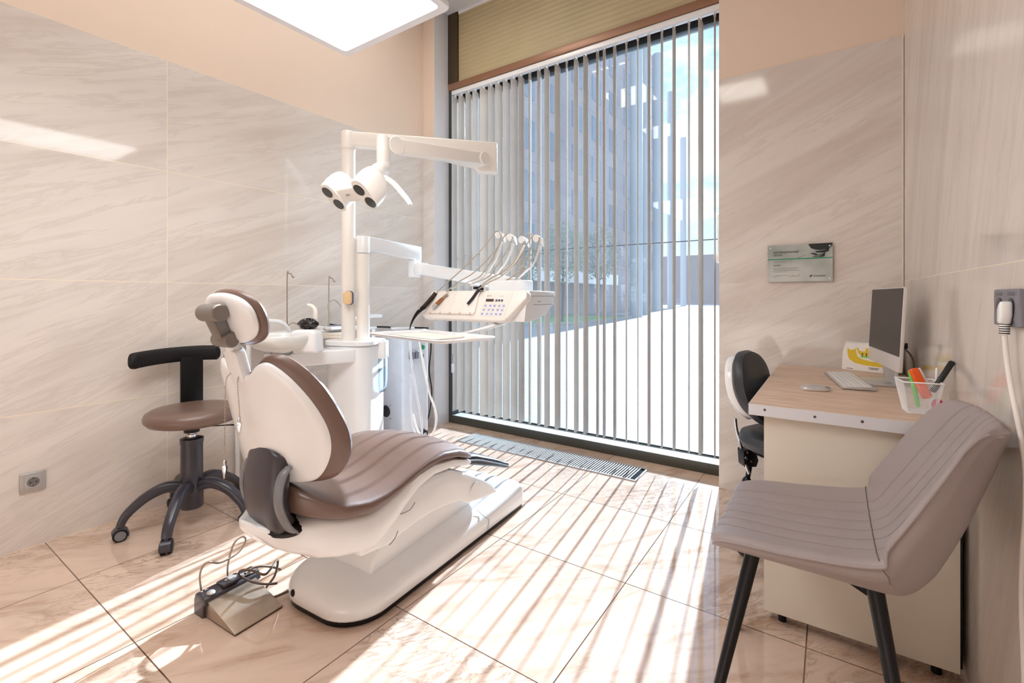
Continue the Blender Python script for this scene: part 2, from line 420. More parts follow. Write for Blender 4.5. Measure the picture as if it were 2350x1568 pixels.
g.tube([(xw, 3.135, .63), (xw+.003, 3.130, .55), (xw+.01, 3.133, .5)], .0016, 6, 5); obj('pull_cord', g, WHG, bl)
g = G().box(xw+.001, xw+.021, 3.125, 3.145, .45, .53); obj('cord_weight', g, WHG, bl, bev=.003)
ct = thing('window_handle_box', 'small white box fixed to the window frame beside the right wall', 'box', (WINX1-.014, 3.08, 1.3))
g = G().box(WINX1-.022, WINX1-.001, 3.04, 3.10, 1.36, 1.62); obj('cover', g, WH, ct, bev=.004)
g = G().box(WINX1-.032, WINX1-.001, 3.035, 3.10, 1.33, 1.385); obj('collar', g, WH, ct, bev=.004)

# floor grille ---------------------------------------------------------
fg = thing('floor_grille', 'long narrow metal convector grille set in the floor below the window', 'grille', (-1.69, 2.89, 0))
gx0, gx1, gy0, gy1 = -2.405, -.985, 2.775, 3.0
g = G().box(gx0, gx1, gy0, gy1, .0002, .0012); plab(obj('trough', g, simple('matt_shade_black', (8, 8, 8), .95, spec=.05), fg), 'flat black sheet painted for the shade in the trough under the grille')  # flat sheet, its black paints in the shade of a deep trough
g = G(); g.box(gx0-.006, gx1+.006, gy0-.006, gy0+.004, 0.0004, .006); g.box(gx0-.006, gx1+.006, gy1-.004, gy1+.006, 0.0004, .006)
g.box(gx0-.006, gx0+.004, gy0, gy1, 0.0004, .006); g.box(gx1-.004, gx1+.006, gy0, gy1, 0.0004, .006); obj('frame', g, ALU, fg)
g = G(); n = 80
for i in range(n):
    x = gx0+.01+(gx1-gx0-.05)*i/(n-1); g.box(x-.0032, x+.0032, gy0+.002, gy1-.002, .0012, .0056)
obj('grille_bars', g, simple('pale_grille_metal', (222, 222, 222), .4), fg)

# pendant panel lamp ---------------------------------------------------
lp = thing('pendant_panel_lamp', 'large glowing rectangular panel lamp with white rounded frame hanging over the dental chair', 'lamp', (-1.5, .6, 2.2))
lx0, lx1, ly0, ly1, lz = -1.80, -1.17, -.25, 1.325, 2.2
def rr3(x0, x1, y0, y1, r, z, n=8): return [(x, y, z) for x, y in rrect(x0, x1, y0, y1, r, n)]
g = G()
R = .012; R2 = .05
def lampring(ins, z, r): return [(x, y, z) for x, y in rrect(lx0+ins, lx1-ins, ly0+ins, ly1-ins, r, 6)]
g.loft([lampring(.035, lz+.001, .02), lampring(.004, lz, .03), lampring(0, lz+.006, .035), lampring(0, lz+.02, .04), lampring(.012, lz+.05, .04), lampring(.05, lz+.06, .03), lampring(.05, lz+.03, .03), lampring(.035, lz+.012, .02)], cap=False)
n_ = len(lampring(0, 0, .02))
g.f += [tuple(7*n_+j for j in range(0))] if False else []
b = 0
for j in range(n_):
    k = (j+1) % n_; g.f.append((7*n_+j, 7*n_+k, k, j))
obj('frame', g, LAMPW, lp)
g = G().box(lx0+.034, lx1-.034, ly0+.034, ly1-.034, lz+.008, lz+.012)
plab(obj('diffuser', g, emit_mat('lamp_diffuser_glow', (1, 1, 1), 11.0), lp), 'glowing white diffuser')
g = G().box(lx0+.05, lx1-.05, ly0+.05, ly1-.05, lz+.02, lz+.062); obj('housing', g, LAMPW, lp, bev=.005)
for x in (lx0+.15, lx1-.15):
    for y in (ly0+.2, ly1-.35): g = G().tube([(x, y, lz+.06), (x, y, ZC)], .002, 6); obj('suspension_cable', g, CHR, lp)
CLG = emit_mat('ceiling_light_glow', (1, .96, .91), 12.0)
# ceiling troffers, seen as reflections in the glass and stone
for (x, y, lab) in ((-2.07, 2.05, 'square white ceiling light nearest to the window'), (-2.07, .95, 'square white ceiling light above the hanging panel lamp'), (-2.07, -.5, 'square white ceiling light above the left wall behind the camera'), (-.9, -.33, 'square white ceiling light over the camera position near the right wall')):
    t = thing('ceiling_light', lab, 'light', (x, y, ZC), group='square ceiling lights')
    g = G().box(x-.29, x+.29, y-.29, y+.29, ZC-.02, ZC-.001); obj('frame', g, LAMPW, t)
    g = G().box(x-.26, x+.26, y-.26, y+.26, ZC-.024, ZC-.0201); obj('diffuser', g, CLG, t)

# ================================================================== DENTAL CHAIR
ch = thing('dental_chair', 'brown and white reclining dental chair with black footrest in the middle of the room', 'dental chair', (-1.505, .95, 0), .062)
def cpart(n, g, m, **k): return obj(n, g, m, k.pop('parent', ch), world=False, **k)
def lerp(tab, y):
    if y <= tab[0][0]: return tab[0][1:]
    for a, b in zip(tab, tab[1:]):
        if y <= b[0]:
            t = (y-a[0])/(b[0]-a[0]); t = t*t*(3-2*t)*.35+t*.65
            return tuple(p+(q-p)*t for p, q in zip(a[1:], b[1:]))
    return tab[-1][1:]
# base
def foot(ins, ry=.13):
    w, L = .22-ins, 1.17
    out = []
    for cx, cy, a, r in ((w, L-ins, 0, .05), (-w, L-ins, 90, .05), (-w, ins, 180, .15-ins*.4), (w, ins, 270, .15-ins*.4)):
        r = min(r, w*.92); ox = cx-r if cx > 0 else cx+r; oy = cy-r if cy > .5 else cy+r
        for k in range(11):
            t = math.radians(a+9*k); out.append((ox+r*math.cos(t), oy+r*math.sin(t)))
    return out
def zsc(y): return 1+.55*max(0, min(1, y/1.17))
def bring(ins, z, sc=True): return [(x, y, z*(zsc(y) if sc else 1)) for x, y in foot(ins)]
g = G().loft([bring(.012, .0005, 0), bring(.006, .003, 0), bring(.005, .018, 0), bring(.012, .022, 0)]); cpart('base_plinth', g, BLK)
g = G().loft([bring(.006, .018, 0), bring(.0, .026, 0), bring(.0, .05), bring(.004, .066), bring(.014, .078), bring(.035, .088), bring(.08, .099), bring(.13, .104)])
base = cpart('base', g, WH)
g = G().lathe([(.0, 0), (.012, 0), (.012, .004), (0, .005)], (-.095, .006, .055), 20, frame_of((0, -1, .15))); plab(cpart('socket_hole', g, BLK, parent=base), 'round black socket hole')
g = G(); g.tube([(.2225, .79, .03), (.2225, .80, .07), (.2215, .77, .094), (.19, .75, .128)], .0012, 6, 6); cpart('base_seam', g, MGR, parent=base)
# lift column and link arm
g = G().prism([(.16, .10), (.18, .17), (.24, .215), (.40, .24), (.55, .24), (.70, .20), (.80, .15), (.82, .1)], (0, 0, 0), (0, 1, 0), (0, 0, 1), (1, 0, 0), -.13, .13); cpart('lift_cover', g, WH, bev=.012)
arm = [(.02, .268), (.133, .252), (.209, .262), (.289, .272), (.378, .274), (.473, .266), (.556, .25), (.61, .222), (.72, .20), (.864, .183), (.80, .245), (.70, .305), (.60, .362), (.50, .40), (.40, .41), (.30, .40), (.15, .37), (.02, .33)]
g = G().prism(arm, (0, 0, 0), (0, 1, 0), (0, 0, 1), (1, 0, 0), -.238, .238); la = cpart('link_arm', g, WH, bev=.012)
g = G().lathe([(0, 0), (.036, 0), (.038, .003), (.036, .008), (0, .009)], (.236, .665, .262), 32, frame_of((1, 0, 0))); cpart('pivot_cap', g, WH, parent=la)
# seat shell
def sect(tab, y, nx=4.0, N=28, crown=0):
    lo, hi, w = lerp(tab, y)[:3]
    r = []
    for k in range(N):
        t = 2*PI*k/N; c, s_ = math.cos(t), math.sin(t)
        x = w*math.copysign(abs(c)**(2/nx), c); z = (lo+hi)/2+(hi-lo)/2*math.copysign(abs(s_)**(2/nx), s_)
        if s_ > 0 and crown: z += crown*(1-(x/w)**2)*s_
        r.append((x, y, z))
    return r
shell = [(-.218, .402, .420, .03), (-.213, .392, .424, .05), (-.195, .37, .420, .085), (-.165, .335, .420, .12), (-.13, .31, .430, .155), (-.09, .292, .430, .19), (-.04, .278, .425, .222), (.024, .267, .415, .245), (.075, .258, .412, .25), (.12, .275, .42, .25), (.18, .315, .435, .25), (.237, .36, .455, .25), (.289, .392, .468, .25), (.378, .415, .474, .25), (.502, .41, .456, .25), (.60, .386, .425, .245), (.632, .384, .41, .24)]
ys = sorted(set([a[0] for a in shell]+[(a[0]+b[0])/2 for a, b in zip(shell, shell[1:])]))
g = G().loft([sect(shell, y, 5 if y > -.1 else 3.4) for y in ys]); sh = cpart('seat_shell', g, WH)
g = G(); g.tube([(.251, .135, .262), (.2515, .16, .275), (.2515, .175, .295)], .0015, 6, 6); cpart('shell_seam', g, MGR, parent=sh); g = G().tube([(.2385, .20, .34), (.2515, .235, .345), (.2515, .262, .362)], .0015, 6, 6); cpart('shell_seam', g, MGR, parent=sh)
# seat cushion
cush = [(-.168, .472, .492, .07, .005), (-.160, .462, .512, .12, .02), (-.148, .452, .52, .155, .025), (-.13, .442, .516, .19, .025), (-.1, .43, .50, .225, .025), (-.044, .414, .478, .255, .028), (.04, .40, .464, .266, .03), (.11, .407, .463, .266, .03), (.18, .425, .471, .266, .032), (.25, .452, .488, .266, .034), (.33, .466, .504, .266, .034), (.42, .466, .510, .266, .032), (.52, .448, .492, .264, .03), (.585, .424, .468, .26, .028), (.617, .415, .448, .252, .02), (.63, .415, .432, .235, .01)]
ys = sorted(set([a[0] for a in cush]+[(a[0]+b[0])/2 for a, b in zip(cush, cush[1:])]))
g = G().loft([sect(cush, y, 4.6, 44, lerp(cush, y)[3]) for y in ys]); cpart('seat_cushion', g, BRN)
# footrest
fr = [(.605, .385, .438, .225), (.70, .352, .414, .222), (.85, .298, .352, .212), (1.015, .238, .276, .20), (1.03, .236, .262, .195)]
g = G().loft([sect(fr, y, 5, 28) for y in (.605, .65, .70, .78, .85, .92, .98, 1.015, 1.03)]); f_ = cpart('footrest', g, BLK)
g = G(); g.tube([(.226, .61, .405), (.222, .72, .374), (.212, .86, .318), (.20, 1.01, .255)], .004, 8, 6); cpart('footrest_edge', g, DGR2, parent=f_)
# backrest: pads follow a curved surface
KB = 1.25
def bsurf(x, z): return -.135-.24*(z-.5)+KB*x*x
def pad(outline, c, h, mid, r0, surf, nr=(0, .25, .5, .7, .82, .9, .95, .98, 1.0)):
    """closed cushion over an outline (list of x,z), thickness 2h, rounded rim"""
    out = []
    for x, z in outline: out.append((x-c[0], z-c[1]))
    def t(r): return 1 if r <= r0 else math.sqrt(max(0, 1-((r-r0)/(1-r0))**2))
    rings = []
    for sgn, rr in ((-1, nr), (1, tuple(reversed(nr))[1:])):
        for r in rr:
            q = max(r, .002); rings.append([(c[0]+x*q, surf(c[0]+x*q, c[1]+z*q)+mid+sgn*h*t(r), c[1]+z*q) for x, z in out])
    return G().loft(rings)
def mirror(half, n=5):
    P = [(p.x, p.y) for p in catmull([(x, z, 0) for x, z in half], n)]
    return P+[(-x, z) for x, z in reversed(P)][1:-1]
brown = mirror([(0, .895), (.031, .899), (.06, .918), (.09, .942), (.125, .951), (.159, .943), (.204, .905), (.243, .845), (.27, .759), (.28, .696), (.271, .633), (.241, .578), (.20, .55), (.12, .535), (0, .53)])
white = mirror([(0, .885), (.045, .89), (.07, .905), (.098, .925), (.131, .924), (.175, .888), (.215, .828), (.242, .76), (.251, .697), (.239, .634), (.205, .575), (.162, .549), (.08, .54), (0, .535)])
cpart('backrest_cushion', pad(brown, (0, .72), .027, .024, .86, bsurf), BRN)
bs = cpart('backrest_shell', pad(white, (0, .72), .014, -.004, .90, bsurf, (0, .2, .4, .6, .75, .86, .9, .94, .97, .99, 1.0)), WH)
# hinge cover
hc = [(-.178, .650, .080), (-.184, .638, .095), (-.190, .60, .104), (-.198, .55, .108), (-.200, .49, .110), (-.192, .44, .110), (-.172, .398, .106), (-.135, .368, .098), (-.09, .355, .085)]
P = catmull([(a[0], a[1], a[2]) for a in hc], 4); rings = []
for i, p in enumerate(P):
    d = P[min(i+1, len(P)-1)]-P[max(i-1, 0)]; d = Vector((0, d.x, d.y)).normalized(); nb = Vector((0, d.z, -d.y))
    if nb.y > 0: nb = -nb
    q = []
    for k in range(24):
        t = 2*PI*k/24; cx = math.copysign(abs(math.cos(t))**.4, math.cos(t)); sy = math.copysign(abs(math.sin(t))**.6, math.sin(t))
        q.append(Vector((.02+p.z*cx, p.x-.12*p.z*cx, p.y))-nb*.032*(1-sy)+nb*.010*(1-cx*cx)*(sy > 0))
    rings.append(q)
hcv = cpart('hinge_cover', G().loft(rings), DGR)
g = G()
for sx in (-1, 1):
    pts = [(.02+sx*.106, -.150-sx*.013, .60), (.02+sx*.113, -.172-sx*.013, .585), (.02+sx*.116, -.186-sx*.013, .55), (.02+sx*.118, -.188-sx*.013, .50), (.02+sx*.118, -.172-sx*.013, .45), (.02+sx*.114, -.142-sx*.013, .405), (.02+sx*.108, -.10-sx*.013, .378)]
    g = G().tube(pts, .016, 10, 5, flat=.5, up=(0, 0, 1)); cpart('hinge_trim', g, MGR, parent=hcv)
g = G().ball((.025, -.135, .40), .125, .07, .035, 28, 10); plab(cpart('hinge_recess', g, BLK), 'black recess under the hinge')
# headrest post, bracket, headrest
g = G().tube([(0, -.225, .87), (0, -.232, .90), (0, -.262, .985)], .022, 16, flat=1.0); post = cpart('headrest_post', g, WHG)
g = G().prism(rrect(-.033, .033, -.05, .05, .014), (0, -.244, .915), (1, 0, 0), (0, -.26, 1), (0, 1, .26), -.016, .016); cpart('post_sleeve', g, WHG, parent=post, bev=.004)
br = G(); ax = Vector((1, 0, 0))
lo_c = Vector((0, -.282, .995)); hi_c = Vector((0, -.318, 1.075))
for c_, r_, w_ in ((lo_c, .023, .040), (hi_c, .026, .046)):
    br.lathe([(0, -w_), (r_*.86, -w_), (r_, -w_+.004), (r_, w_-.004), (r_*.86, w_), (0, w_)], c_, 28, frame_of(ax))
brk = cpart('headrest_bracket', br, TAU)
d = (hi_c-lo_c).normalized(); per = Vector((0, -d.z, d.y))
g = G().prism(rrect(-.019, .019, 0, (hi_c-lo_c).length, .012), lo_c, per, d, ax, -.022, .022); lk = cpart('bracket_link', g, TAU, parent=brk, bev=.004)
g = G().prism(rrect(-.011, .011, .018, (hi_c-lo_c).length-.02, .01), lo_c, per, d, ax, .0215, .0235); cpart('link_inset', g, MGR, parent=brk)
g = G().tube([hi_c, (0, -.285, 1.075), (0, -.25, 1.07)], .017, 12); cpart('bracket_neck', g, TAU, parent=brk)
def hsurf(x, z): return -.268-.30*(z-1.06)+.9*x*x
def hell(w, h, e=2.4, c=1.06, dz=0): return [(w*math.copysign(abs(math.cos(2*PI*k/48))**(2/e), math.cos(2*PI*k/48)), c+dz+h*math.copysign(abs(math.sin(2*PI*k/48))**(2/e), math.sin(2*PI*k/48))) for k in range(48)]
cpart('headrest_cushion', pad(hell(.132, .086), (-.004, 1.06), .019, .018, .72, hsurf), BRN)
cpart('headrest_shell', pad(hell(.124, .076, dz=-.002), (-.004, 1.058), .016, -.006, .72, hsurf), WH)

# bib chain hanging over the headrest post
CM = wmat(ch)
bc = thing('bib_chain', 'thin beaded bib chain with two metal clips hanging from the headrest post', 'chain', CM@Vector((0, -.26, .9)))
def beads(pts, n):
    g = G(); P = catmull(pts, 12); L = [0]
    for a, b in zip(P, P[1:]): L.append(L[-1]+(b-a).length)
    for k in range(n):
        t = L[-1]*k/(n-1); i = max(j for j in range(len(L)) if L[j] <= t+1e-9); i = min(i, len(P)-2)
        q = P[i].lerp(P[i+1], (t-L[i])/max(1e-6, L[i+1]-L[i])); g.ball(CM@q, .0021, n=8, m=5)
    return g
ca = [(-.008, -.262, .89), (-.022, -.266, .875), (-.024, -.268, .84), (-.024, -.27, .75), (-.024, -.27, .63)]
cb_ = [(.03, -.25, .895), (.016, -.253, .875), (.014, -.252, .84), (.014, -.248, .79), (.014, -.247, .762)]
g = beads(ca, 46); g2 = beads(cb_, 24); g.add(g2.v, g2.f); obj('bead_strand', g, STL, bc)
for x, y, z in ((-.024, -.27, .63), (.014, -.247, .762)):
    g = G()
    c = CM@Vector((x, y, z)); g.lathe([(0, -.0), (.0045, -.001), (.0045, -.018), (0, -.019)], c, 14)
    g.prism([(-.005, -.018), (.005, -.018), (.0065, -.026), (.0015, -.056), (-.0015, -.056), (-.0065, -.026)], c, (CT, ST, 0), (0, 0, 1), (-ST, CT, 0), -.004, .004)
    g.lathe([(0, -.006), (.004, -.006), (.004, .006), (0, .006)], c+Vector((-.003, 0, -.027)), 12, frame_of((0, 1, 0)))
    obj('bib_clip', g, CHR, bc, bev=.0006)

# foot control ---------------------------------------------------------
fcx = Vector((-1.737, .845, 0))
fc = thing('foot_control', 'dark foot control with sloping metal plate on the floor behind the dental chair', 'foot pedal', fcx, .062)
def fp(n, g, m, **k): return obj(n, g, m, k.pop('parent', fc), world=False, **k)
# local: +x toward the camera side (front of pedal), y along its width
g = G().prism([(.108, .004), (.108, .009), (-.06, .058), (-.075, .058), (-.075, .004)], (0, 0, 0), (1, 0, 0), (0, 0, 1), (0, 1, 0), -.092, .078); fp('pedal_plate', g, STL, bev=.0015)
g = G().box(-.11, .106, -.09, .076, .0005, .005); fp('base_plate', g, BLK)
g = G(); g.prism([(-.058, .045), (-.062, .070), (-.085, .078), (-.125, .074), (-.135, .05), (-.135, .001), (-.075, .001), (-.07, .05)], (0, 0, 0), (1, 0, 0), (0, 0, 1), (0, 1, 0), -.102, .098)
hs = fp('housing', g, DGR, bev=.006)
g = G().prism(rrect(-.036, .036, -.028, .028, .006), (-.088, -.002, .076), (0, 1, .0), (-1, 0, -.1), (0, 0, 1), 0, .010); fp('centre_pad', g, DGR, parent=hs, bev=.002)
g = G()
for a in range(4):
    t = a*PI/2; c = Vector((-.088, 0, .0868)); dx = Vector((math.cos(t), math.sin(t), 0)); dy = Vector((-math.sin(t), math.cos(t), 0))
    g.prism([(.013, -.010), (.022, 0), (.013, .010)], c, dx, dy, (0, 0, 1), 0, .0025)
fp('direction_arrow', g, SLV, parent=hs)
g = G().prism(rrect(-.0115, .0115, -.0115, .0115, .003), (-.088, 0, .0865), (1, 0, 0), (0, 1, 0), (0, 0, 1), 0, .006); fp('joystick_cap', g, SLV, parent=hs, bev=.002)
g = G().ball((-.078, -.073, .0765), .016, .014, .007, 20, 8); g.ball((-.082, .07, .077), .015, .013, .007, 20, 8); fp('round_button', g, SLV, parent=hs)
g = G().prism([(-.034, -.012), (.034, -.020), (.034, .004), (.0, .012), (-.034, .012)], (-.086, .062, .0768), (0, 1, 0), (-1, 0, 0), (0, 0, 1), 0, .0012); fp('marking_patch', g, SLV, parent=hs)
def ftext(s, y, x): 
    Mx = wmat(fc); o3 = Mx@Vector((x, y, .0785)); ax_ = (Mx.to_3x3()@Vector((0, 1, 0))); ay_ = Mx.to_3x3()@Vector((-1, 0, 0)); return text_obj('button_lettering', s, .014, o3, ax_, ay_, PAPER, hs, sx=1.2)
ftext('S A', -.092, -.104)
g = G(); g.tube([(-.125, -.08, .06), (-.128, -.085, .13), (-.125, -.065, .165), (-.118, -.02, .145), (-.112, .04, .155), (-.115, .07, .185), (-.118, .06, .205), (-.122, .03, .19), (-.125, .01, .12), (-.125, .01, .06)], .0035, 10, 8); fp('carrying_handle', g, STL)
cbl = G(); Mi = CM
cbl.tube([CM@Vector(p) for p in ((-.155, .03, .03), (-.18, -.01, .022), (-.21, -.035, .02), (-.235, -.02, .03), (-.245, .03, .06), (-.26, .05, .105))]+[at(610, 1318, Z=.12), at(580, 1310, Z=.13), at(556, 1309, Z=.12), at(548, 1316, Z=.10), at(556, 1325, Z=.085), at(580, 1336, Z=.07), at(610, 1341, Z=.06), at(636, 1339, Z=.05)], .0042, 10, 8)
cbl.tube([at(562, 1317, Z=.09), at(575, 1306, Z=.09), at(600, 1300, Z=.08), at(625, 1302, Z=.06), at(645, 1308, Z=.05)], .0042, 10, 8)
t = obj('control_cable', cbl, BCAB); tag(t, 'brown cable looping from the foot control to the dental chair base', 'cable')
g = G().tube([CM@Vector((-.118, .085, .036)), CM@Vector((-.135, .055, .034)), CM@Vector((-.155, .03, .03))], [.010, .008, .006], 12); obj('cable_plug', g, BLK, t)

# ================================================================== DENTAL UNIT (cabinet, cuspidor, poles)
du = thing('dental_unit', 'white dental unit cabinet with spittoon bowl, water bottle and two upright poles', 'dental unit', (-2.45, 1.86, 0), ST*0)
ux, uy = -2.57, 1.955
def ringz(x0, x1, y0, y1, r, z, n=8, rot=.35, c=(ux, uy)):
    cs, sn = math.cos(rot), math.sin(rot)
    return [(c[0]+x*cs-y*sn, c[1]+x*sn+y*cs, z) for x, y in rrect(x0, x1, y0, y1, r, n)]
hw, hd = .155, .14
g = G().loft([ringz(-hw+.01, hw-.01, -hd+.01, hd-.01, .07, .0), ringz(-hw, hw, -hd, hd, .08, .01), ringz(-hw, hw, -hd, hd, .08, .805), ringz(-hw+.006, hw-.006, -hd+.006, hd-.006, .07, .81)]); cab = obj('cabinet', g, WHG, du)
g = G().loft([ringz(-hw, hw, -hd, hd, .08, .812), ringz(-hw-.008, hw+.012, -hd-.008, hd+.008, .08, .818), ringz(-hw-.008, hw+.012, -hd-.008, hd+.008, .08, .838), ringz(-hw, hw+.002, -hd, hd, .07, .846)]); obj('cabinet_top', g, WH, du)
p1 = (-2.565, 1.895); p2 = (-2.50, 1.960)
# poles
g = G().tube([(*p1, .846), (*p1, 2.07)], .043, 28); obj('lamp_pole', g, WH2, du)
g = G().tube([(*p2, .846), (*p2, 1.40)], .041, 28); g.lathe([(.05, .846), (.05, .852), (.041, .856)], (*p2, 0), 28); obj('delivery_pole', g, WH2, du)
pb = at(800, 684, Y=1.855)
g = G().prism(rrect(-.026, .026, -.042, .042, .02), pb, (CT, ST, 0), (0, 0, 1), (ST, -CT, 0), 0, .035); sc_ = obj('cup_sensor', g, simple('tan_soft_plastic', (228, 196, 150), .4), du, bev=.01)
g = G().prism(rrect(-.028, .028, -.044, .044, .02), pb, (CT, ST, 0), (0, 0, 1), (ST, -CT, 0), -.012, .006); obj('sensor_rim', g, DBL, sc_, bev=.002)
# support arm of the cuspidor
e1 = at(762, 800, Y=1.80)
bx, by = -2.60, 1.47      # bowl centre
def seg(a, b, wdt, z0, z1, r=.02):
    a, b = Vector((*a, 0)), Vector((*b, 0)); d = (b-a).normalized(); p = Vector((-d.y, d.x, 0)); L = (b-a).length
    return G().prism(rrect(0, L, -wdt/2, wdt/2, r), a, d, p, (0, 0, 1), z0, z1)
arm_a, arm_b = (-2.50, 1.94), (-2.70, 1.42)
obj('cuspidor_arm', seg(arm_b, arm_a, .18, .715, .80, .08), WH, du, bev=.012)
# bowl
bowl = [(0, .80), (.05, .80), (.055, .812), (.10, .818), (.145, .84), (.166, .875), (.170, .898), (.166, .905), (.160, .900), (.150, .875), (.12, .845), (.06, .83), (0, .828)]
g = G().lathe(bowl, (bx, by, 0), 48); obj('spittoon_bowl', g, simple('translucent_white_glass', (226, 228, 224), .12, coat=.6), du)
g = G().lathe([(.05, .79), (.055, .80), (.05, .812), (.03, .812)], (bx, by, 0), 32); obj('drain_ring', g, CLR, du)
# tap block
tb = Vector((-2.49, 1.58, 0))
g = G().prism([(-.085, .80), (-.08, .86), (-.10, .915), (-.06, .935), (.03, .935), (.055, .92), (.062, .80)], tb, (CT, ST, 0), (0, 0, 1), (-ST, CT, 0), -.055, .055); obj('tap_block', g, WH, du, bev=.018)
g = G(); q = tb+Vector((-.012, .04, 0))
g.tube([q+Vector((0, 0, .92)), q+Vector((0, 0, 1.0)), q+Vector((-.002, 0, 1.045)), q+Vector((-.018, -.01, 1.068)), q+Vector((-.04, -.025, 1.076))], [.015, .0135, .012, .011, .008], 14, 6); obj('cup_filler_spout', g, WH2, du)
# small handle and display panel, unit side bottle
bt = at(875, 870, Y=2.06)
g = G().lathe([(0, 0), (.02, 0), (.035, .03), (.041, .08), (.041, .24), (.034, .29), (.018, .315), (.018, .34), (0, .342)], (bt.x, bt.y, .50), 28); bo = obj('water_bottle', g, CLR, du)
g = G().lathe([(0, .008), (.018, .008), (.033, .035), (.038, .08), (.038, .155), (0, .156)], (bt.x, bt.y, .50), 28); plab(obj('bottle_water', g, thin_glass('water_in_bottle', (.88, .91, .95), 1.33), bo), 'water filling the lower half of the bottle')
g = G().box(bt.x-.05, bt.x+.045, bt.y-.05, bt.y+.05, .80, .842+.06); g = G().prism(rrect(-.045, .04, -.045, .045, .015), (bt.x, bt.y, 0), (CT, ST, 0), (-ST, CT, 0), (0, 0, 1), .72, .835); obj('bottle_cap_holder', g, WH, du, bev=.006)
# things resting on the unit
nb = at(772, 774, Z=.85)
npn = thing('napkin_stack', 'folded stack of cream paper napkins lying on top of the white dental unit cabinet', 'napkins', (nb.x, nb.y, .847), .5)
for k in range(5):
    a_ = random.uniform(-.05, .05); M = Matrix.Translation((nb.x, nb.y, 0))@Matrix.Rotation(.45+a_, 4, 'Z')
    g = G().box(-.085, .075, -.075, .075, .8475+k*.0072, .8475+k*.0072+.0068, M); obj('napkin', g, NAP, npn, bev=.002)
bg = thing('black_bag', 'crumpled shiny black plastic cover lying on the tap block of the spittoon', 'bag', tb+Vector((-.02, 0, .93)))
g = G(); rng = random.Random(3); rings = []
for i in range(13):
    a = -PI/2+PI*i/12; q = max(.02, math.cos(a)); rings.append([tb+Vector((-.02, -.0, .965))+(Matrix.Rotation(.5, 3, 'Z')@Vector((.058*q*math.cos(2*PI*k/26)*(1+rng.uniform(-.16, .16)), .036*q*math.sin(2*PI*k/26)*(1+rng.uniform(-.2, .2)), .028*math.sin(a)*(1+.25*math.sin(k*1.3))))) for k in range(26)])
g.loft(rings); obj('crumpled_cover', g, BAG, bg)

# ================================================================== OPERATING LAMP
ol = thing('operating_lamp', 'white dental operating lamp with four dark round lenses on a folding arm', 'dental lamp', (*p1, 2.06))
eA = Vector((-1.89, 2.53, 0)); pA = Vector((*p1, 0))
dA = (eA-pA).normalized(); nA = Vector((-dA.y, dA.x, 0))
g = G().lathe([(.046, 2.07), (.046, 2.175), (.04, 2.183), (0, 2.185)], (*p1, 0), 28); obj('pole_cap', g, WH2, ol)
LA = (eA-pA).length
g = G().prism([(.0, 2.085), (.05, 2.085), (LA*.4, 2.075), (LA-.12, 1.985), (LA-.09, 1.952), (LA+.035, 1.948), (LA+.035, 2.158), (0, 2.183)], pA, dA, (0, 0, 1), nA, -.036, .036); up = obj('upper_arm', g, WH2, ol, bev=.014)
jB = Vector((-1.90, 2.50, 1.99)); jC = Vector((-2.07, 1.70, 1.955))
off = Vector((.085, -.03, 0))
jB = at(1106, 366, Y=2.42); jC = at(905, 336, Y=1.80)
d2 = (jC-jB).normalized(); n2 = Vector((-d2.y, d2.x, 0)).normalized(); u2 = d2.cross(n2); u2 = u2 if u2.z > 0 else -u2
L2 = (jC-jB).length
g = G().prism(rrect(0, L2, -.042, .042, .02, 5), jB, d2, u2, n2, -.03, .03); la2 = obj('lower_arm', g, WH2, ol, bev=.012)
g = G()
g.lathe([(0, -.036), (.040, -.036), (.044, -.032), (.044, .032), (.040, .036), (0, .036)], jB, 28, frame_of(n2)); obj('arm_joint', g, WH2, ol); g = G().lathe([(0, -.034), (.046, -.034), (.05, -.03), (.05, .03), (.046, .034), (0, .034)], jC, 28, frame_of(n2)); obj('arm_joint', g, WH2, ol)
pC = at(880, 340, Y=1.735)
g = G().lathe([(0, pC.z-.085), (.034, pC.z-.085), (.037, pC.z-.08), (.037, pC.z+.055), (.032, pC.z+.066), (0, pC.z+.068)], (pC.x, pC.y, 0), 28); obj('head_knuckle', g, WH2, ol)
hd_ = at(838, 418, Y=1.60)
g = G().tube([(pC.x, pC.y, pC.z-.08), (pC.x, pC.y, pC.z-.12), at(870, 388, Y=1.69), at(852, 404, Y=1.66)], [.037, .037, .036, .036], 20, 6); obj('neck', g, WH2, ol)
nl = Vector((0, -.69, -.724)).normalized(); aX = Vector((1, 0, 0)); aB = Vector((0, .724, -.69)).normalized()
hc_ = at(790, 452, Y=1.50)           # centre of the front face
hd = thing  # (name kept free)
def lens_c(i, j): return hc_+aX*(.135*i)+aB*(.058*j)
SXL, SBL = .135, .058
def facep(x, b, n): return hc_+aX*x+aB*b-nl*n
def stadium(cx, w, h, n, k=28, sq=2.6):
    return [facep(cx+w*math.copysign(abs(math.cos(2*PI*q/k))**(2/sq), math.cos(2*PI*q/k)), h*math.copysign(abs(math.sin(2*PI*q/k))**(2/sq), math.sin(2*PI*q/k)), n) for q in range(k)]
def lobe(cx, b0, depth, w=.044, h=.082):
    R_ = []
    for n, sw, sh, sy in ((-.004, .93, .95, 0), (0, 1, 1, 0), (depth*.35, 1.06, 1.02, -.002), (depth*.62, 1.04, .95, -.006), (depth*.82, .9, .8, -.012), (depth*.95, .66, .56, -.018), (depth, .3, .25, -.02)):
        R_.append([p+aB*(b0+sy) for p in stadium(cx, w*sw, h*sh, n)])
    return G().loft(R_)
hg = obj('left_housing', lobe(-.083, -.006, .145, .050, .088), WH2, ol); hr = obj('right_housing', lobe(.152, .008, .150, .050, .088), WH2, ol)
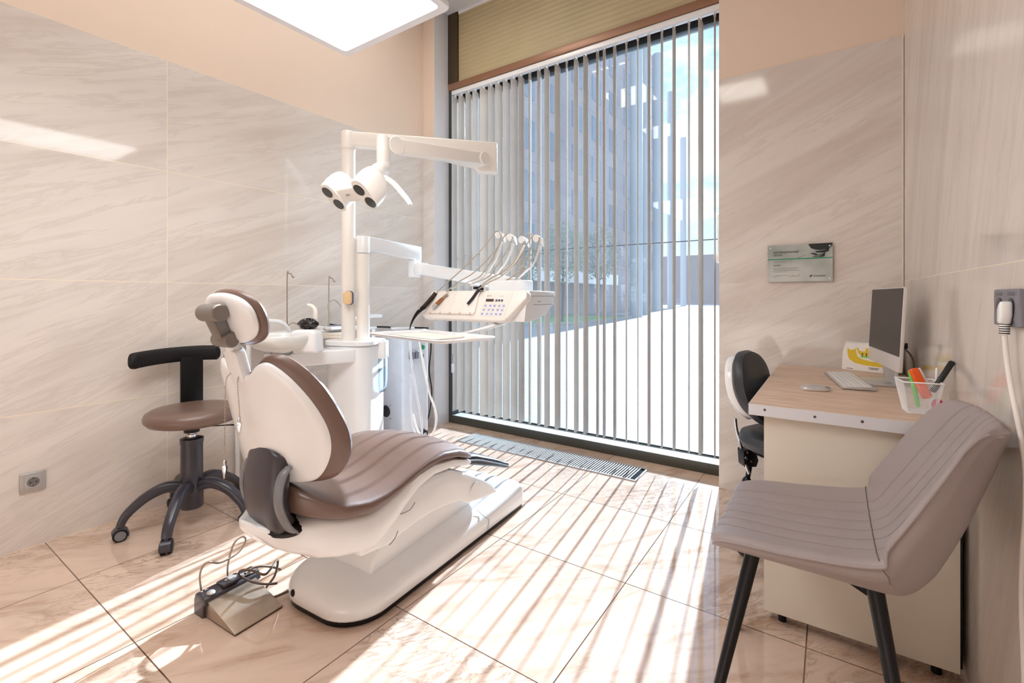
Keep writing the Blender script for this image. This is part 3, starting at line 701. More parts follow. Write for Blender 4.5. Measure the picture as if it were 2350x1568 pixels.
g = G().prism([(-.06, -.045), (.13, -.045), (.14, .03), (.05, .046), (-.05, .03)], hc_, aX, aB, -nl, .004, .06); brd = obj('bridge', g, WH2, ol, bev=.012)
LENS = simple('dark_lens_glass', (24, 21, 21), .08, coat=.8, var=.1)
for x, b_ in ((-.092, -.044), (-.076, .033), (.143, -.022), (.160, .054)):
    c_ = facep(x, b_, .006)
    g = G().lathe([(0, 0), (.025, -.002), (.0315, -.006), (.0315, -.0115), (0, -.0115)], c_, 32, frame_of(-nl)); plab(obj('lens', g, LENS, ol), 'dark round lens')
    g = G().lathe([(.0312, -.002), (.0335, -.0115), (.036, -.0118), (.036, -.002)], c_, 32, frame_of(-nl)); obj('lens_rim', g, WH, ol)
g = G().prism([(0, 0), (.006, .001), (.004, .014), (.0, .012)], facep(.018, .002, .0032), aX, -aB, nl, 0, .0006)
for k in range(2): g.prism([(.009, .002+k*.006), (.03, .002+k*.006), (.03, .0045+k*.006), (.009, .0045+k*.006)], facep(.018, .002, .0032), aX, -aB, nl, 0, .0006)
obj('printed_mark', g, MGR, brd)
hp = [at(884, 408, Y=1.68), at(902, 420, Y=1.655), at(922, 442, Y=1.62), at(936, 460, Y=1.60), at(942, 471, Y=1.59)]
g = G().tube(hp, [.019, .017, .0155, .014, .009], 16, 6, flat=.75); obj('handle', g, WH2, ol)

# ================================================================== INSTRUMENT DELIVERY UNIT
dl = thing('instrument_delivery_unit', 'white instrument delivery unit with keypad, hoses and tray in front of the window', 'dental unit', (-1.79, 2.15, .98))
# arms
q0 = Vector((*p2, 0)); q1 = at(951, 600, Y=2.47); q1 = Vector((q1.x, q1.y, 0)); d1 = (q1-q0).normalized(); n1 = Vector((-d1.y, d1.x, 0)); L1 = (q1-q0).length
zt = at(830, 543, Y=1.96).z; zt2 = at(951, 566, Y=2.47).z
g = G().lathe([(0, 1.405), (.043, 1.405), (.043, zt-.01), (.036, zt), (0, zt)], (*p2, 0), 28); obj('pole_cap', g, WH, dl)
g = G().prism([(0, zt-.10), (.05, zt-.092), (L1-.035, zt2-.10), (L1-.035, zt2-.115), (L1+.04, zt2-.115), (L1+.04, zt2), (0, zt)], q0, d1, (0, 0, 1), n1, -.04, .04); obj('upper_arm', g, WH, dl, bev=.01)
zj = at(951, 617, Y=2.47).z
g = G().lathe([(0, zj-.065), (.04, zj-.065), (.046, zj-.058), (.046, zt2-.105), (0, zt2-.105)], (q1.x, q1.y, 0), 28); obj('arm_joint', g, WH, dl)
s0 = at(968, 618, Y=2.46); s1 = at(1190, 655, Y=2.36)
d2 = (s1-s0).normalized(); n2 = Vector((-d2.y, d2.x, 0)).normalized(); u2 = d2.cross(n2); u2 = u2 if u2.z > 0 else -u2; L2 = (s1-s0).length
g = G().prism(rrect(-.03, L2, -.040, .042, .02), s0, d2, u2, n2, -.035, .035); la3 = obj('lower_arm', g, WH, dl, bev=.01)
g = G().lathe([(0, -.043), (.042, -.043), (.048, -.038), (.048, .038), (.042, .043), (0, .043)], s0, 28, frame_of(n2)); obj('pivot_disc', g, WH, dl)
hx0, hx1 = -2.13, -1.43; zb = .985; Yf = 2.11
# rear turret
g = G().prism(rrect(-.14, .14, -.07, .07, .05, 8), (-1.62, 2.36, 0), (1, 0, 0), (0, 1, 0), (0, 0, 1), 1.12, 1.222); obj('rear_turret', g, WH, dl, bev=.012)
# belly: curved tray-like body seen from the side
prof = [(2.13, .985), (2.20, .986), (2.29, 1.0), (2.37, 1.028), (2.42, 1.06), (2.435, 1.075), (2.45, 1.078), (2.455, 1.125), (2.47, 1.13), (2.47, 1.148), (2.46, 1.153), (2.19, 1.158), (2.15, 1.10)]
g = G().prism(prof, (0, 0, 0), (0, 1, 0), (0, 0, 1), (1, 0, 0), hx0+.05, hx1+.06); body = obj('body', g, WHG, dl, bev=.004)
g = G().box(hx1+.0595, hx1+.062, 2.20, 2.455, 1.1255, 1.1275); g.box(hx1+.0595, hx1+.062, 2.22, 2.43, 1.0765, 1.078)
g.tube([(hx1+.062, 2.27, 1.097), (hx1+.063, 2.285, 1.093), (hx1+.062, 2.30, 1.097)], .0012, 6, 5); obj('drawer_seam', g, MGR, body)
# front fascia (slanting)
fa = Vector((0, .062, .172)).normalized()       # up the slope
fn = Vector((0, -fa.z, fa.y))                   # outward
FO = Vector((hx0, Yf, zb))
def fpt(x, v, n=0): return Vector((x, FO.y, FO.z))+fa*v+fn*n
FH = .183
outl = [(0.0, .055), (.01, .02), (.04, 0), (.62, -.002), (.655, .004), (.70, .10), (.735, .155), (.735, .172), (.72, .18), (.60, .183), (.12, .183), (.07, .17), (.03, .12)]
g = G().prism(outl, fpt(hx0, 0), (1, 0, 0), fa, fn, -.035, .012); fas = obj('front_fascia', g, WH2, dl, bev=.010)
# holder block with grooves
g = G().prism(rrect(.05, .435, .03, .178, .02), fpt(hx0, 0, .010), (1, 0, 0), fa, fn, 0, .012); hb = obj('instrument_holder', g, WH2, dl, bev=.006)
g = G()
for k in range(5):
    x = hx0+.09+k*.078; g.tube([fpt(x+.03, .17, .0205), fpt(x+.012, .11, .0212), fpt(x, .045, .0212)], [.012, .009, .002], 10, 5, flat=.35, up=tuple(fn))
obj('holder_groove', g, WH2, hb)
for k in range(5):
    x = hx0+.09+k*.078; g = G().prism([(-.008, 0), (.008, 0), (.004, .014)], fpt(x, .03, .021), (1, 0, 0), fa, fn, 0, .004); obj('holder_pip', g, simple('tan_pip', (214, 190, 166), .4) if k == 0 else bpy.data.materials['tan_pip'], hb)
# right cheek handle
g = G().prism([(.655, .01), (.675, .008), (.775, .13), (.772, .165), (.755, .176), (.715, .178), (.70, .16), (.71, .12)], fpt(hx0, 0, .012), (1, 0, 0), fa, fn, -.03, .018); obj('side_handle', g, WH2, dl, bev=.008)
# keypad
kx0, kx1, kv0, kv1 = .462, .640, .022, .165
def sk(v): return (v-kv0)*.22
g = G().prism([(kx0, kv0), (kx1, kv0), (kx1+.032, kv1), (kx0+.032, kv1)], fpt(hx0, 0, .012), (1, 0, 0), fa, fn, 0, .0015); kp = obj('keypad', g, simple('pale_keypad_foil', (238, 230, 222), .3), dl)
NB = .0136
for r in range(3):
    for c in range(5):
        v = kv0+.016+r*.0245; x = kx0+.02+c*.0295+(.006 if c > 0 else 0)+(.004 if c > 2 else 0)+sk(v)
        g = G().prism(rrect(-.0095, .0095, -.008, .008, .002, 2), fpt(hx0+x, v, NB), (1, 0, 0), fa, fn, 0, .0008); kb = obj('key', g, BLUI, kp)
        g = G(); s_ = (r*5+c) % 4; o_ = fpt(hx0+x, v, NB+.0008)
        if s_ == 0: g.prism([(-.002, -.004), (.003, -.003), (.002, .004), (-.003, .002)], o_, (1, 0, 0), fa, fn, 0, .0003)
        elif s_ == 1: g.prism([(-.004, .001), (.003, .003), (.001, .0), (.003, -.004), (-.001, -.002)], o_, (1, 0, 0), fa, fn, 0, .0003)
        elif s_ == 2: g.prism([(-.001, -.004), (.001, -.004), (.002, .004), (-.001, .003)], o_, (1, 0, 0), fa, fn, 0, .0003)
        else: g.prism([(-.004, -.001), (.004, -.002), (.003, .002), (-.003, .003)], o_, (1, 0, 0), fa, fn, 0, .0003)
        obj('key_symbol', g, DBL, kb)
g = G().prism(rrect(kx0+.030, kx0+.085, .112, .128, .001, 1), fpt(hx0, 0, NB), (1, 0, 0), fa, fn, 0, .0008); plab(obj('display', g, simple('brown_lcd', (70, 56, 50), .2), kp), 'dark display window')
for k in range(3):
    g = G().lathe([(.006, 0), (.0075, .0006), (.0085, 0)], fpt(hx0+kx0+.105+k*.019, .119, NB), 16, frame_of(fn)); obj('ring_key', g, MGR, kp)
g = G()
def bars(gg, x, v, rows, h=.0016, gap=.004):
    for j, w in enumerate(rows): gg.prism([(x, v-j*gap), (x+w, v-j*gap), (x+w, v-j*gap+h), (x, v-j*gap+h)], fpt(hx0, 0, NB), (1, 0, 0), fa, fn, 0, .0003)
bars(g, kx0+.044, .148, (.022, .018)); bars(g, kx0+.115, .145, (.035,)); g.prism([(kx0+.034, .142), (kx0+.040, .144), (kx0+.038, .152), (kx0+.034, .150)], fpt(hx0, 0, NB), (1, 0, 0), fa, fn, 0, .0004); obj('printed_mark', g, MGR, kp)
# screws below
g = G()
for x in (-2.02, -1.95, -1.86, -1.62, -1.55): g = G().lathe([(0, -.006), (.005, -.006), (.005, 0), (0, 0)], (x, 2.13, .982), 10); obj('underside_screw', g, STL, dl)
# whip arms, rollers and hoses
def cr(x, y, Y): return at(1000+x/8.711, 520+y/8.711, Y=Y)
YH = 2.30
rolls = [(1245, 165, 2.33), (1475, 215, 2.33), (1715, 262, 2.33), (2005, 238, 2.33)]
arms = [[(1330, 300), (1250, 560), (1100, 830), (900, 1050), (700, 1170)], [(1555, 360), (1440, 650), (1300, 850), (1130, 1030), (900, 1180)], [(1770, 380), (1600, 700), (1440, 890), (1240, 1060), (1050, 1190)], [(2090, 400), (1960, 740), (1800, 900), (1620, 1050), (1380, 1190)]]
for k, (rx, ry, Y) in enumerate(rolls):
    g = G().tube([cr(x, y, Y+.03) for x, y in arms[k]], [.008, .0085, .009, .0095, .01], 12, 8, flat=.6); wa = obj('whip_arm', g, WRUB, dl)
    c_ = cr(rx, ry, Y); g = G().lathe([(0, -.013), (.019, -.013), (.0205, -.009), (.017, 0), (.0205, .009), (.019, .013), (0, .013)], c_, 22, frame_of((.55, -.8, .1))); obj('hose_roller', g, WH, wa)
    g = G().prism([(-.008, .008), (.012, .010), (.026, -.012), (.030, -.045), (.024, -.050), (.010, -.02)], cr(rx+60, ry, Y+.015), (CT, ST, 0), (0, 0, 1), (-ST, CT, 0), -.009, .009); obj('roller_bracket', g, WH, wa, bev=.003)
hoses = [([(0, 1330), (300, 1060), (600, 790), (900, 480), (1100, 230), (1180, 120), (1245, 95), (1300, 150), (1285, 280), (1180, 560), (1050, 780), (880, 1000), (700, 1090), (450, 1190), (250, 1260)], .0035),
         ([(210, 1310), (420, 1130), (720, 950), (980, 710), (1200, 460), (1340, 240), (1400, 170), (1480, 145), (1530, 210), (1500, 330), (1370, 570), (1200, 820), (1060, 1000), (830, 1110), (600, 1200)], .0035),
         ([(1760, 300), (1700, 440), (1600, 650), (1470, 810), (1300, 930), (1080, 1050), (960, 1150), (860, 1230)], .0042),
         ([(1800, 210), (1830, 165), (1880, 145), (1930, 190), (1930, 330), (1860, 560), (1740, 780), (1560, 980), (1380, 1090), (1180, 1190)], .0042),
         ([(860, 1250), (1060, 1120), (1300, 1000), (1480, 850), (1650, 660), (1800, 400), (1900, 230), (1990, 170), (2060, 220), (2040, 340), (1940, 600), (1800, 850), (1620, 1030), (1400, 1130), (1150, 1220)], .0035),
         ([(900, 1260), (1060, 1215), (1300, 1180), (1480, 1110), (1590, 1060)], .0042)]
for k, (pp, r) in enumerate(hoses):
    n_ = len(pp); g = G().tube([cr(x, y, (2.13+.2*min(1, (i/(n_*.45))) if k in (0, 1, 4) else 2.32)) for i, (x, y) in enumerate(pp)], r, 10, 8); obj('hose', g, TAUP if k != 5 else LGR, dl)
# handpieces in the holder
def fq(px, py, n=.03):      # a point in front of the fascia plane at a pixel
    o = fpt(hx0, 0, n); r = at(px, py, Y=2.0); r0 = Vector((0, 0, CH)); d = r-r0
    return r0+d*((o-r0).dot(fn)/d.dot(fn))
g = G().tube([fq(1000, 672, .03), fq(990, 685, .035), fq(973, 705, .045)], [.012, .0135, .0145], 18, 4); sy = plab(obj('air_water_syringe', g, simple('dark_brown_metal', (52, 40, 38), .25, metal=.5), dl), 'dark brown air and water syringe')
g = G().tube([fq(973, 705, .045), fq(960, 716, .05), fq(950, 730, .055), fq(943, 745, .06), fq(940, 758, .062)], [.0145, .012, .008, .005, .002], 16, 5); obj('syringe_nozzle', g, BLK, sy)
g = G().lathe([(0, 0), (.010, 0), (.011, .001), (0, .0015)], fq(962, 707, .062), 20, frame_of(fn), sx=.8, sy=1.2); obj('thumb_button', g, SLV, sy)
g = G().tube([fq(1018, 683), fq(1012, 689), fq(1003, 698, .032)], [.008, .0115, .0125], 16, 4); hp1 = plab(obj('copper_handpiece', g, BRZ, dl), 'copper coloured motor handpiece')
g = G().tube([fq(1027, 676), fq(1018, 683)], [.009, .0105], 16); obj('hose_collar', g, STL, hp1); g = G().tube([fq(1003, 698, .032), fq(995, 706, .034)], [.0135, .012], 16); g.tube([fq(995, 706, .034), fq(992, 709, .034)], [.006, .005], 12); obj('coupling', g, CHR, hp1)
g = G().tube([fq(1106, 656, .03), fq(1100, 664, .03), fq(1094, 671, .03), fq(1085, 684, .03), fq(1073, 698, .03)], [.011, .010, .0085, .0085, .0075], 14, 4); hp2 = plab(obj('scaler_handpiece', g, simple('dark_plum_plastic', (40, 32, 44), .3), dl), 'dark plum pen-shaped handpiece')
g = G().tube([fq(1088, 661, .025), fq(1096, 661, .025), fq(1108, 664, .025)], .0085, 12); obj('handpiece_clip', g, BLK, hp2)
# tray below
o_ = Vector((-1.993, 1.573, 0)); tx = (Vector((-1.34, 1.43, 0))-o_); TL = tx.length; tx.normalize(); ty = Vector((-tx.y, tx.x, 0)); TW = .345
def tr(ins, z, r): return [o_+tx*x+ty*y+Vector((0, 0, z)) for x, y in rrect(ins, TL-ins, ins, TW-ins, r, 8)]
g = G().loft([tr(.02, .922, .05), tr(.004, .930, .06), tr(0, .936, .065), tr(.004, .939, .06), tr(.018, .934, .05), tr(.03, .929, .045)]); ty_ = obj('instrument_tray', g, WH, dl)
g = G().prism(rrect(0, .36, 0, .18, .03), o_+tx*.16+ty*.08, tx, ty, (0, 0, 1), .930, .933); obj('tray_mat', g, NAP, ty_)
g = G().tube([(-1.60, 1.80, .928), (-1.60, 1.92, .93), (-1.58, 2.06, .948), (-1.57, 2.2, .972), (-1.57, 2.24, .985)], [.016, .018, .022, .026, .026], 14, 6, flat=.5, up=(0, 0, 1)); obj('tray_arm', g, WH, dl)
# loops of tubing hanging in front of the grey cabinet
tbk = Vector((0, 0, 0))
for pts, r, m_ in (([(940, 770), (944, 830), (955, 900), (966, 960), (968, 995), (962, 1005), (950, 990), (942, 940), (942, 860)], .0085, LGR), ([(962, 780), (972, 840), (985, 900), (998, 940), (1001, 970), (990, 1000), (972, 1004), (957, 985), (948, 950)], .0075, WRUB)):
    g = G().tube([at(x, y, Y=2.42) for x, y in pts], r, 10, 8); t = obj('suction_hose', g, m_)
    tag(t, 'light grey hose looping down in front of the grey box cabinet' if m_ is LGR else 'thin white hose making the wider loop beside the window corner', 'hose', 'hoses hanging under the delivery unit')

# ================================================================== GREY UTILITY BOX
ub = thing('utility_cabinet', 'tall grey-white equipment cabinet with green button and round fan in the window corner', 'cabinet', (-2.805, 2.60, 0))
g = G().box(-2.935, -2.675, 2.46, 2.735, .045, .865); cb = obj('cabinet_body', g, simple('pale_grey_enamel', (214, 216, 222), .3), ub, bev=.02)
g = G().box(-2.93, -2.69, 2.47, 2.73, .035, .046); obj('base', g, BLK, ub)
g = G().box(-2.925, -2.87, 2.456, 2.4605, .745, .79); g.box(-2.915, -2.88, 2.452, 2.457, .757, .778); obj('black_inlet', g, BLK, cb)
f0 = Vector((-2.90, 2.459, .45))
f0 = at(886, 944, Y=2.459)
g = G()
for r in (.012, .02, .028, .036, .044): g.lathe([(r-.0018, 0), (r+.0018, 0), (r+.0018, .004), (r-.0018, .004), (r-.0018, 0)], f0, 32, frame_of((0, -1, 0)))
g.box(f0.x-.045, f0.x+.045, f0.y-.004, f0.y-.001, f0.z-.001, f0.z+.001); fan = obj('fan_guard', g, DGR, cb)
g = G().lathe([(0, 0), (.046, 0), (.046, .001), (0, .001)], f0, 32, frame_of((0, -1, 0))); obj('fan_opening', g, BLK, cb)
for sx in (-1, 1):
    for sz in (-1, 1):
        g = G().lathe([(0, 0), (.004, 0), (.003, .003), (0, .003)], f0+Vector((sx*.05, 0, sz*.05)), 10, frame_of((0, -1, 0))); obj('fan_screw', g, BLK, cb)
gb = at(969, 797, X=-2.673)
g = G().lathe([(0, 0), (.017, 0), (.019, .004), (.017, .012), (0, .014)], gb, 24, frame_of((1, 0, 0))); plab(obj('push_button', g, GRN, cb), 'round green push button')
gb2 = at(969, 818, X=-2.673); g = G().box(gb2.x-.001, gb2.x+.004, gb2.y-.012, gb2.y+.012, gb2.z-.018, gb2.z+.018); obj('rocker_switch', g, BLK, cb, bev=.002)
gc = at(950, 815, X=-2.66); g = G().box(gc.x-.015, gc.x+.02, gc.y-.04, gc.y-.005, gc.z-.03, gc.z+.03); g.box(gc.x-.015, gc.x+.02, gc.y+.005, gc.y+.04, gc.z-.03, gc.z+.03); obj('hose_socket', g, GSK, cb, bev=.006)
g = G().lathe([(0, -.014), (.03, -.014), (.036, -.010), (.036, .010), (.03, .014), (0, .014)], (-2.655, 2.66, .037), 24, frame_of((1, 0, 0))); ca_ = obj('castor_wheel', g, BLK, ub)
g = G().lathe([(0, 0), (.018, 0), (.016, .003), (0, .004)], (-2.641, 2.66, .037), 24, frame_of((1, 0, 0))); obj('wheel_cap', g, SLV, ca_)
g = G().box(-2.68, -2.655, 2.645, 2.675, .03, .075); obj('castor_fork', g, BLK, ca_)
g = G().tube([at(988, 760, Y=2.80), at(989, 800, Y=2.80), at(985, 850, Y=2.8), at(991, 900, Y=2.79), at(985, 950, Y=2.76), at(978, 968, Y=2.72)], .006, 10, 8)
t = obj('mains_cable', g, BLK); tag(t, 'black mains cable hanging behind the grey equipment cabinet', 'cable')
g = G().tube([(-2.90, 1.98, .93), (-2.9, 2.2, .90), (-2.9, 2.42, .89), (-2.85, 2.55, .880), (-2.78, 2.62, .878), (-2.72, 2.68, .876), (-2.66, 2.72, .872)], .006, 10, 8); t = obj('black_cable', g, BLK); tag(t, 'thin black cable lying across the top of the grey equipment cabinet', 'cable')
sc2 = thing('scaler_tray', 'small white plastic tray lying on top of the grey equipment cabinet', 'tray', (-2.77, 2.57, .868))
g = G().prism(rrect(-.09, .09, -.055, .055, .02), (-2.79, 2.56, .8662), (.6, .8, 0), (-.8, .6, 0), (0, 0, 1), 0, .02); obj('shell', g, WH, sc2, bev=.005)

# ================================================================== CART behind the cuspidor
ct_ = thing('equipment_trolley', 'white tubular trolley with two upright hook rods standing against the tiled left wall', 'trolley', (-2.82, 1.85, 0))
tx0, tx1, tY0, tY1, tZ = -2.955, -2.785, 1.36, 2.32, .885
for x in (tx0+.02, tx1-.02):
    for y in (tY0+.03, tY1-.03):
        g = G().tube([(x, y, .03), (x, y, tZ)], .014, 12); obj('leg', g, WHG, ct_)
        g = G().lathe([(0, 0), (.016, 0), (.018, .006), (.018, .028), (.010, .032), (0, .032)], (x, y, 0), 16); obj('castor', g, BLK, ct_)
g = G().box(tx0+.015, tx1-.015, tY0, tY1, tZ, tZ+.018); obj('top_shelf', g, WHG, ct_, bev=.004)
g = G().box(tx0+.025, tx1-.025, tY0+.05, tY1-.05, .32, .335); obj('lower_shelf', g, WHG, ct_, bev=.004)
for s_ in (0, 1):
    y = tY0+.05 if s_ == 0 else tY1-.02; dy = .14 if s_ == 0 else -.14
    g = G().tube([(tx1-.02, y-dy*.0, tZ), (tx1-.02, y, tZ+.05), (tx1-.02, y+dy*.35, tZ+.09), (tx1-.02, y+dy, tZ+.10)] if 0 else [(tx1-.02, y+dy*1.6, tZ+.015), (tx1-.02, y+dy*1.5, tZ+.05), (tx1-.02, y+dy*1.1, tZ+.085), (tx1-.02, y, tZ+.095), (tx1-.02, y-dy*.4, tZ+.095), (tx0+.02, y-dy*.4, tZ+.095)], .014, 12, 6); obj('push_handle', g, WHG, ct_)
for (px, pt) in ((659, 627), (755, 637)):
    Yp = 1.70 if px < 700 else 2.06
    b0 = at(px, 745, X=-2.85); t0 = at(px, pt+6, X=-2.85)
    g = G().tube([(b0.x, b0.y, tZ+.018), (b0.x, b0.y, t0.z), (b0.x+.004, b0.y+.008, t0.z+.014), (b0.x+.008, b0.y+.022, t0.z+.010), (b0.x+.010, b0.y+.032, t0.z-.010), (b0.x+.010, b0.y+.042, t0.z-.006)], .004, 10, 6); hk = obj('hook_rod', g, STL, ct_)
g = G().tube([at(752, 700, X=-2.8), at(752, 715, X=-2.8), at(757, 745, X=-2.8), at(748, 758, X=-2.8)], .005, 8, 6); g = G().tube([at(784, 704, X=-2.80), at(768, 689, X=-2.80), at(754, 698, X=-2.8), at(756, 722, X=-2.8), at(752, 750, X=-2.8), at(745, 758, X=-2.8)], .0055, 10, 8)
g.tube([at(743, 757, X=-2.8), at(750, 748, X=-2.8), at(765, 750, X=-2.8), at(782, 757, X=-2.8)], .0055, 10, 6)
g2 = G().tube([at(662, 746, X=-2.8), at(672, 741, X=-2.8), at(684, 745, X=-2.8), at(690, 752, X=-2.8), at(696, 760, X=-2.8)], .0055, 10, 6); t = obj('short_tubing', g2, TAUP); tag(t, 'short grey tube arching behind the white spittoon bowl', 'tube')
t = obj('grey_tubing', g, TAUP); tag(t, 'grey-brown tubing looping beside the taller rods in front of the white poles', 'tube'); t['label'] = 'thin grey-brown tubing curling beside the hook rod nearest the two white poles'
dd = thing('display_device', 'small white device with a blue screen lying on the trolley behind the unit', 'device', (-2.82, 1.98, tZ+.018))
Md = Matrix.Translation((-2.80, 2.0, tZ+.0185))@Matrix.Rotation(.0, 4, 'Z')
g = G().box(-.075, .075, -.12, .12, 0, .022, Md); obj('case', g, WH, dd, bev=.004); g = G().box(-.06, .06, -.105, .105, .0222, .0235, Md); plab(obj('screen', g, BLUD, dd), 'blue screen')
yb = thing('yellow_bin', 'pale yellow plastic bin on the floor between the brown stool and the dental chair', 'bin', (-2.84, 1.53, 0))
g = G().loft([[(x-2.868, y+1.50, z) for x, y in rrect(-w, w, -w, w, .02)] for z, w in ((0, .034), (.265, .042), (.27, .045), (.28, .045))]); obj('bin_body', g, BOX_Y, yb)

# ================================================================== BROWN STOOL
st = thing('operator_stool', 'brown round seat operator stool with black T shaped backrest on five dark grey wheels', 'stool', (-2.61, 1.02, 0))
C0 = Vector((-2.61, 1.02, 0))
feet = [(-2.401, .84), (-2.703, .763), (-2.873, 1.04), (-2.70, 1.29), (-2.387, 1.169)]
g = G().lathe([(0, .085), (.046, .085), (.05, .09), (.048, .20), (.047, .40), (.050, .402), (.050, .425), (.034, .43), (0, .43)], C0, 28); col = obj('column', g, DGR2, st)
g = G().lathe([(0, .43), (.020, .43), (.020, .445), (.014, .447), (.014, .475), (0, .475)], C0, 20); obj('gas_piston', g, CHR, col)
g = G().lathe([(0, .455), (.033, .455), (.036, .478), (.05, .490), (.05, .503), (0, .503)], C0, 24); obj('seat_mount', g, BLK, st)
for k, (fx, fy) in enumerate(feet):
    d = Vector((fx, fy, 0))-C0; L = d.length; d.normalize(); n = Vector((-d.y, d.x, 0))
    P = catmull([C0+d*.02+Vector((0, 0, .185)), C0+d*.10+Vector((0, 0, .205)), C0+d*.18+Vector((0, 0, .175)), C0+d*(L-.025)+Vector((0, 0, .115)), C0+d*L+Vector((0, 0, .065))], 6)
    rings = []
    for i, p in enumerate(P):
        t = i/(len(P)-1); dd_ = (P[min(i+1, len(P)-1)]-P[max(i-1, 0)]).normalized(); up_ = n.cross(dd_); up_ = up_ if up_.dot(Vector((0, 0, 1))+d*.8) > 0 else -up_
        hw_ = .026-.006*t; hh = .028-.012*t
        rings.append([p+n*(hw_*math.copysign(abs(math.cos(a))**.6, math.cos(a)))+up_*(hh*math.copysign(abs(math.sin(a))**.8, math.sin(a))) for a in [2*PI*q/20 for q in range(20)]])
    g = G().loft(rings); lg = obj('star_leg', g, DGR2, st)
    wd = Vector((math.cos(k*1.9+2.6), math.sin(k*1.9+2.6), 0)); wx = Vector((-wd.y, wd.x, 0))
    cen = Vector((fx, fy, .029))
    g = G()
    for s_ in (-1, 1): g.lathe([(0, .004), (.026, .004), (.029, .008), (.029, .019), (.024, .023), (0, .023)], cen, 24, frame_of(wx*s_))
    w_ = obj('castor', g, BLK, st)
    g = G().lathe([(.006, 0), (.02, .001), (.021, .003), (0, .0035)], cen+wx*.0225, 20, frame_of(wx)); obj('castor_cap', g, MGR, w_)
    g = G().tube([cen+wx*-.019+Vector((0, 0, .0))+wd*.0, cen+wx*.019], .0335, 20); g.tube([cen+Vector((0, 0, .02)), cen+Vector((0, 0, .05))], .013, 12)
    g = G(); pr = [(.033*math.cos(a), .033*math.sin(a)) for a in [math.radians(q) for q in range(20, 201, 15)]]+[(.026*math.cos(a), .026*math.sin(a)) for a in [math.radians(q) for q in range(200, 19, -15)]]
    g.prism(pr, cen, wd, (0, 0, 1), wx, -.02, .02); g.tube([cen+Vector((0, 0, .02)), cen+Vector((0, 0, .048))], .012, 12); obj('castor_hood', g, DGR2, w_)
Cs = Vector((-2.60, 1.025, 0))
prof_s = [(0, .502), (.16, .504), (.186, .512), (.201, .53), (.203, .546), (.196, .564), (.176, .576), (.12, .582), (.04, .580), (0, .579)]
g = G().lathe(prof_s, Cs, 48, sx=1, sy=1); obj('seat', g, BRN, st)
g = G().tube([C0+Vector((.03, .03, .478)), C0+Vector((.13, .12, .482)), C0+Vector((.17, .155, .478))], [.005, .006, .012], 10, 4, flat=.5, up=(0, 0, 1)); obj('height_lever', g, BLK, st)
g = G(); g.prism([(1.056, .47), (1.162, .47), (1.162, .80), (1.056, .80)], (-2.84, 0, 0), (0, 1, 0), (0, 0, 1), (1, 0, 0), -.006, .008); bbk = obj('back_bracket', g, BLK, st, bev=.002)
g = G().box(-2.846, -2.62, 1.07, 1.15, .470, .484); obj('bracket_foot', g, BLK, bbk, bev=.002)
rings = []
P = catmull([(-2.80, .835, .805), (-2.845, .87, .807), (-2.875, .96, .812), (-2.88, 1.06, .815), (-2.87, 1.15, .815), (-2.845, 1.22, .812), (-2.825, 1.245, .81)], 6)
for i, p in enumerate(P):
    t = i/(len(P)-1); e = max(.25, min(1, min(t, 1-t)*9)**.5); dd_ = (P[min(i+1, len(P)-1)]-P[max(i-1, 0)]).normalized(); n = Vector((-dd_.y, dd_.x, 0)).normalized()
    rings.append([p+n*(.024*e*math.copysign(abs(math.cos(a))**.7, math.cos(a)))+Vector((0, 0, 1))*(.040*e*math.copysign(abs(math.sin(a))**.7, math.sin(a))) for a in [2*PI*q/24 for q in range(24)]])
g = G().loft(rings); obj('back_pad', g, BLKF, st)

# ================================================================== WALL SOCKETS
s1_ = at(75, 1105, X=XL)
ws = thing('wall_socket', 'square silver wall socket low on the left wall near the floor', 'socket', (XL, s1_.y, s1_.z))
hh = .042
g = G().prism(rrect(-hh, hh, -hh, hh, .004, 2), (XL, s1_.y, s1_.z), (0, 1, 0), (0, 0, 1), (1, 0, 0), .0005, .010); obj('frame', g, SLV, ws, bev=.003)
g = G().prism(rrect(-.028, .028, -.028, .028, .003, 2), (XL, s1_.y, s1_.z), (0, 1, 0), (0, 0, 1), (1, 0, 0), .0101, .0125); ins = obj('insert', g, SLV, ws, bev=.0008)
g = G().lathe([(.0195, .0126), (.0215, .0135), (.0215, .0127), (.019, .0126)], (XL, s1_.y, s1_.z), 28, frame_of((1, 0, 0)))
g = G().lathe([(0, .0126), (.0205, .0126), (.0205, .0131), (0, .0131)], s1_*1, 28, frame_of((1, 0, 0))); cup = obj('socket_cup', g, simple('dark_silver', (120, 118, 116), .4, metal=.4), ins)
g = G()
for dy in (-.0095, .0095): g.lathe([(0, .0132), (.0028, .0132), (.0028, .0136), (0, .0136)], (XL, s1_.y+dy, s1_.z), 12, frame_of((1, 0, 0)))
for dz in (-.0175, .0175): g.box(XL+.0132, XL+.0142, s1_.y-.002, s1_.y+.002, s1_.z+dz-.0018, s1_.z+dz+.0018)
obj('pin_hole', g, BLK, cup)

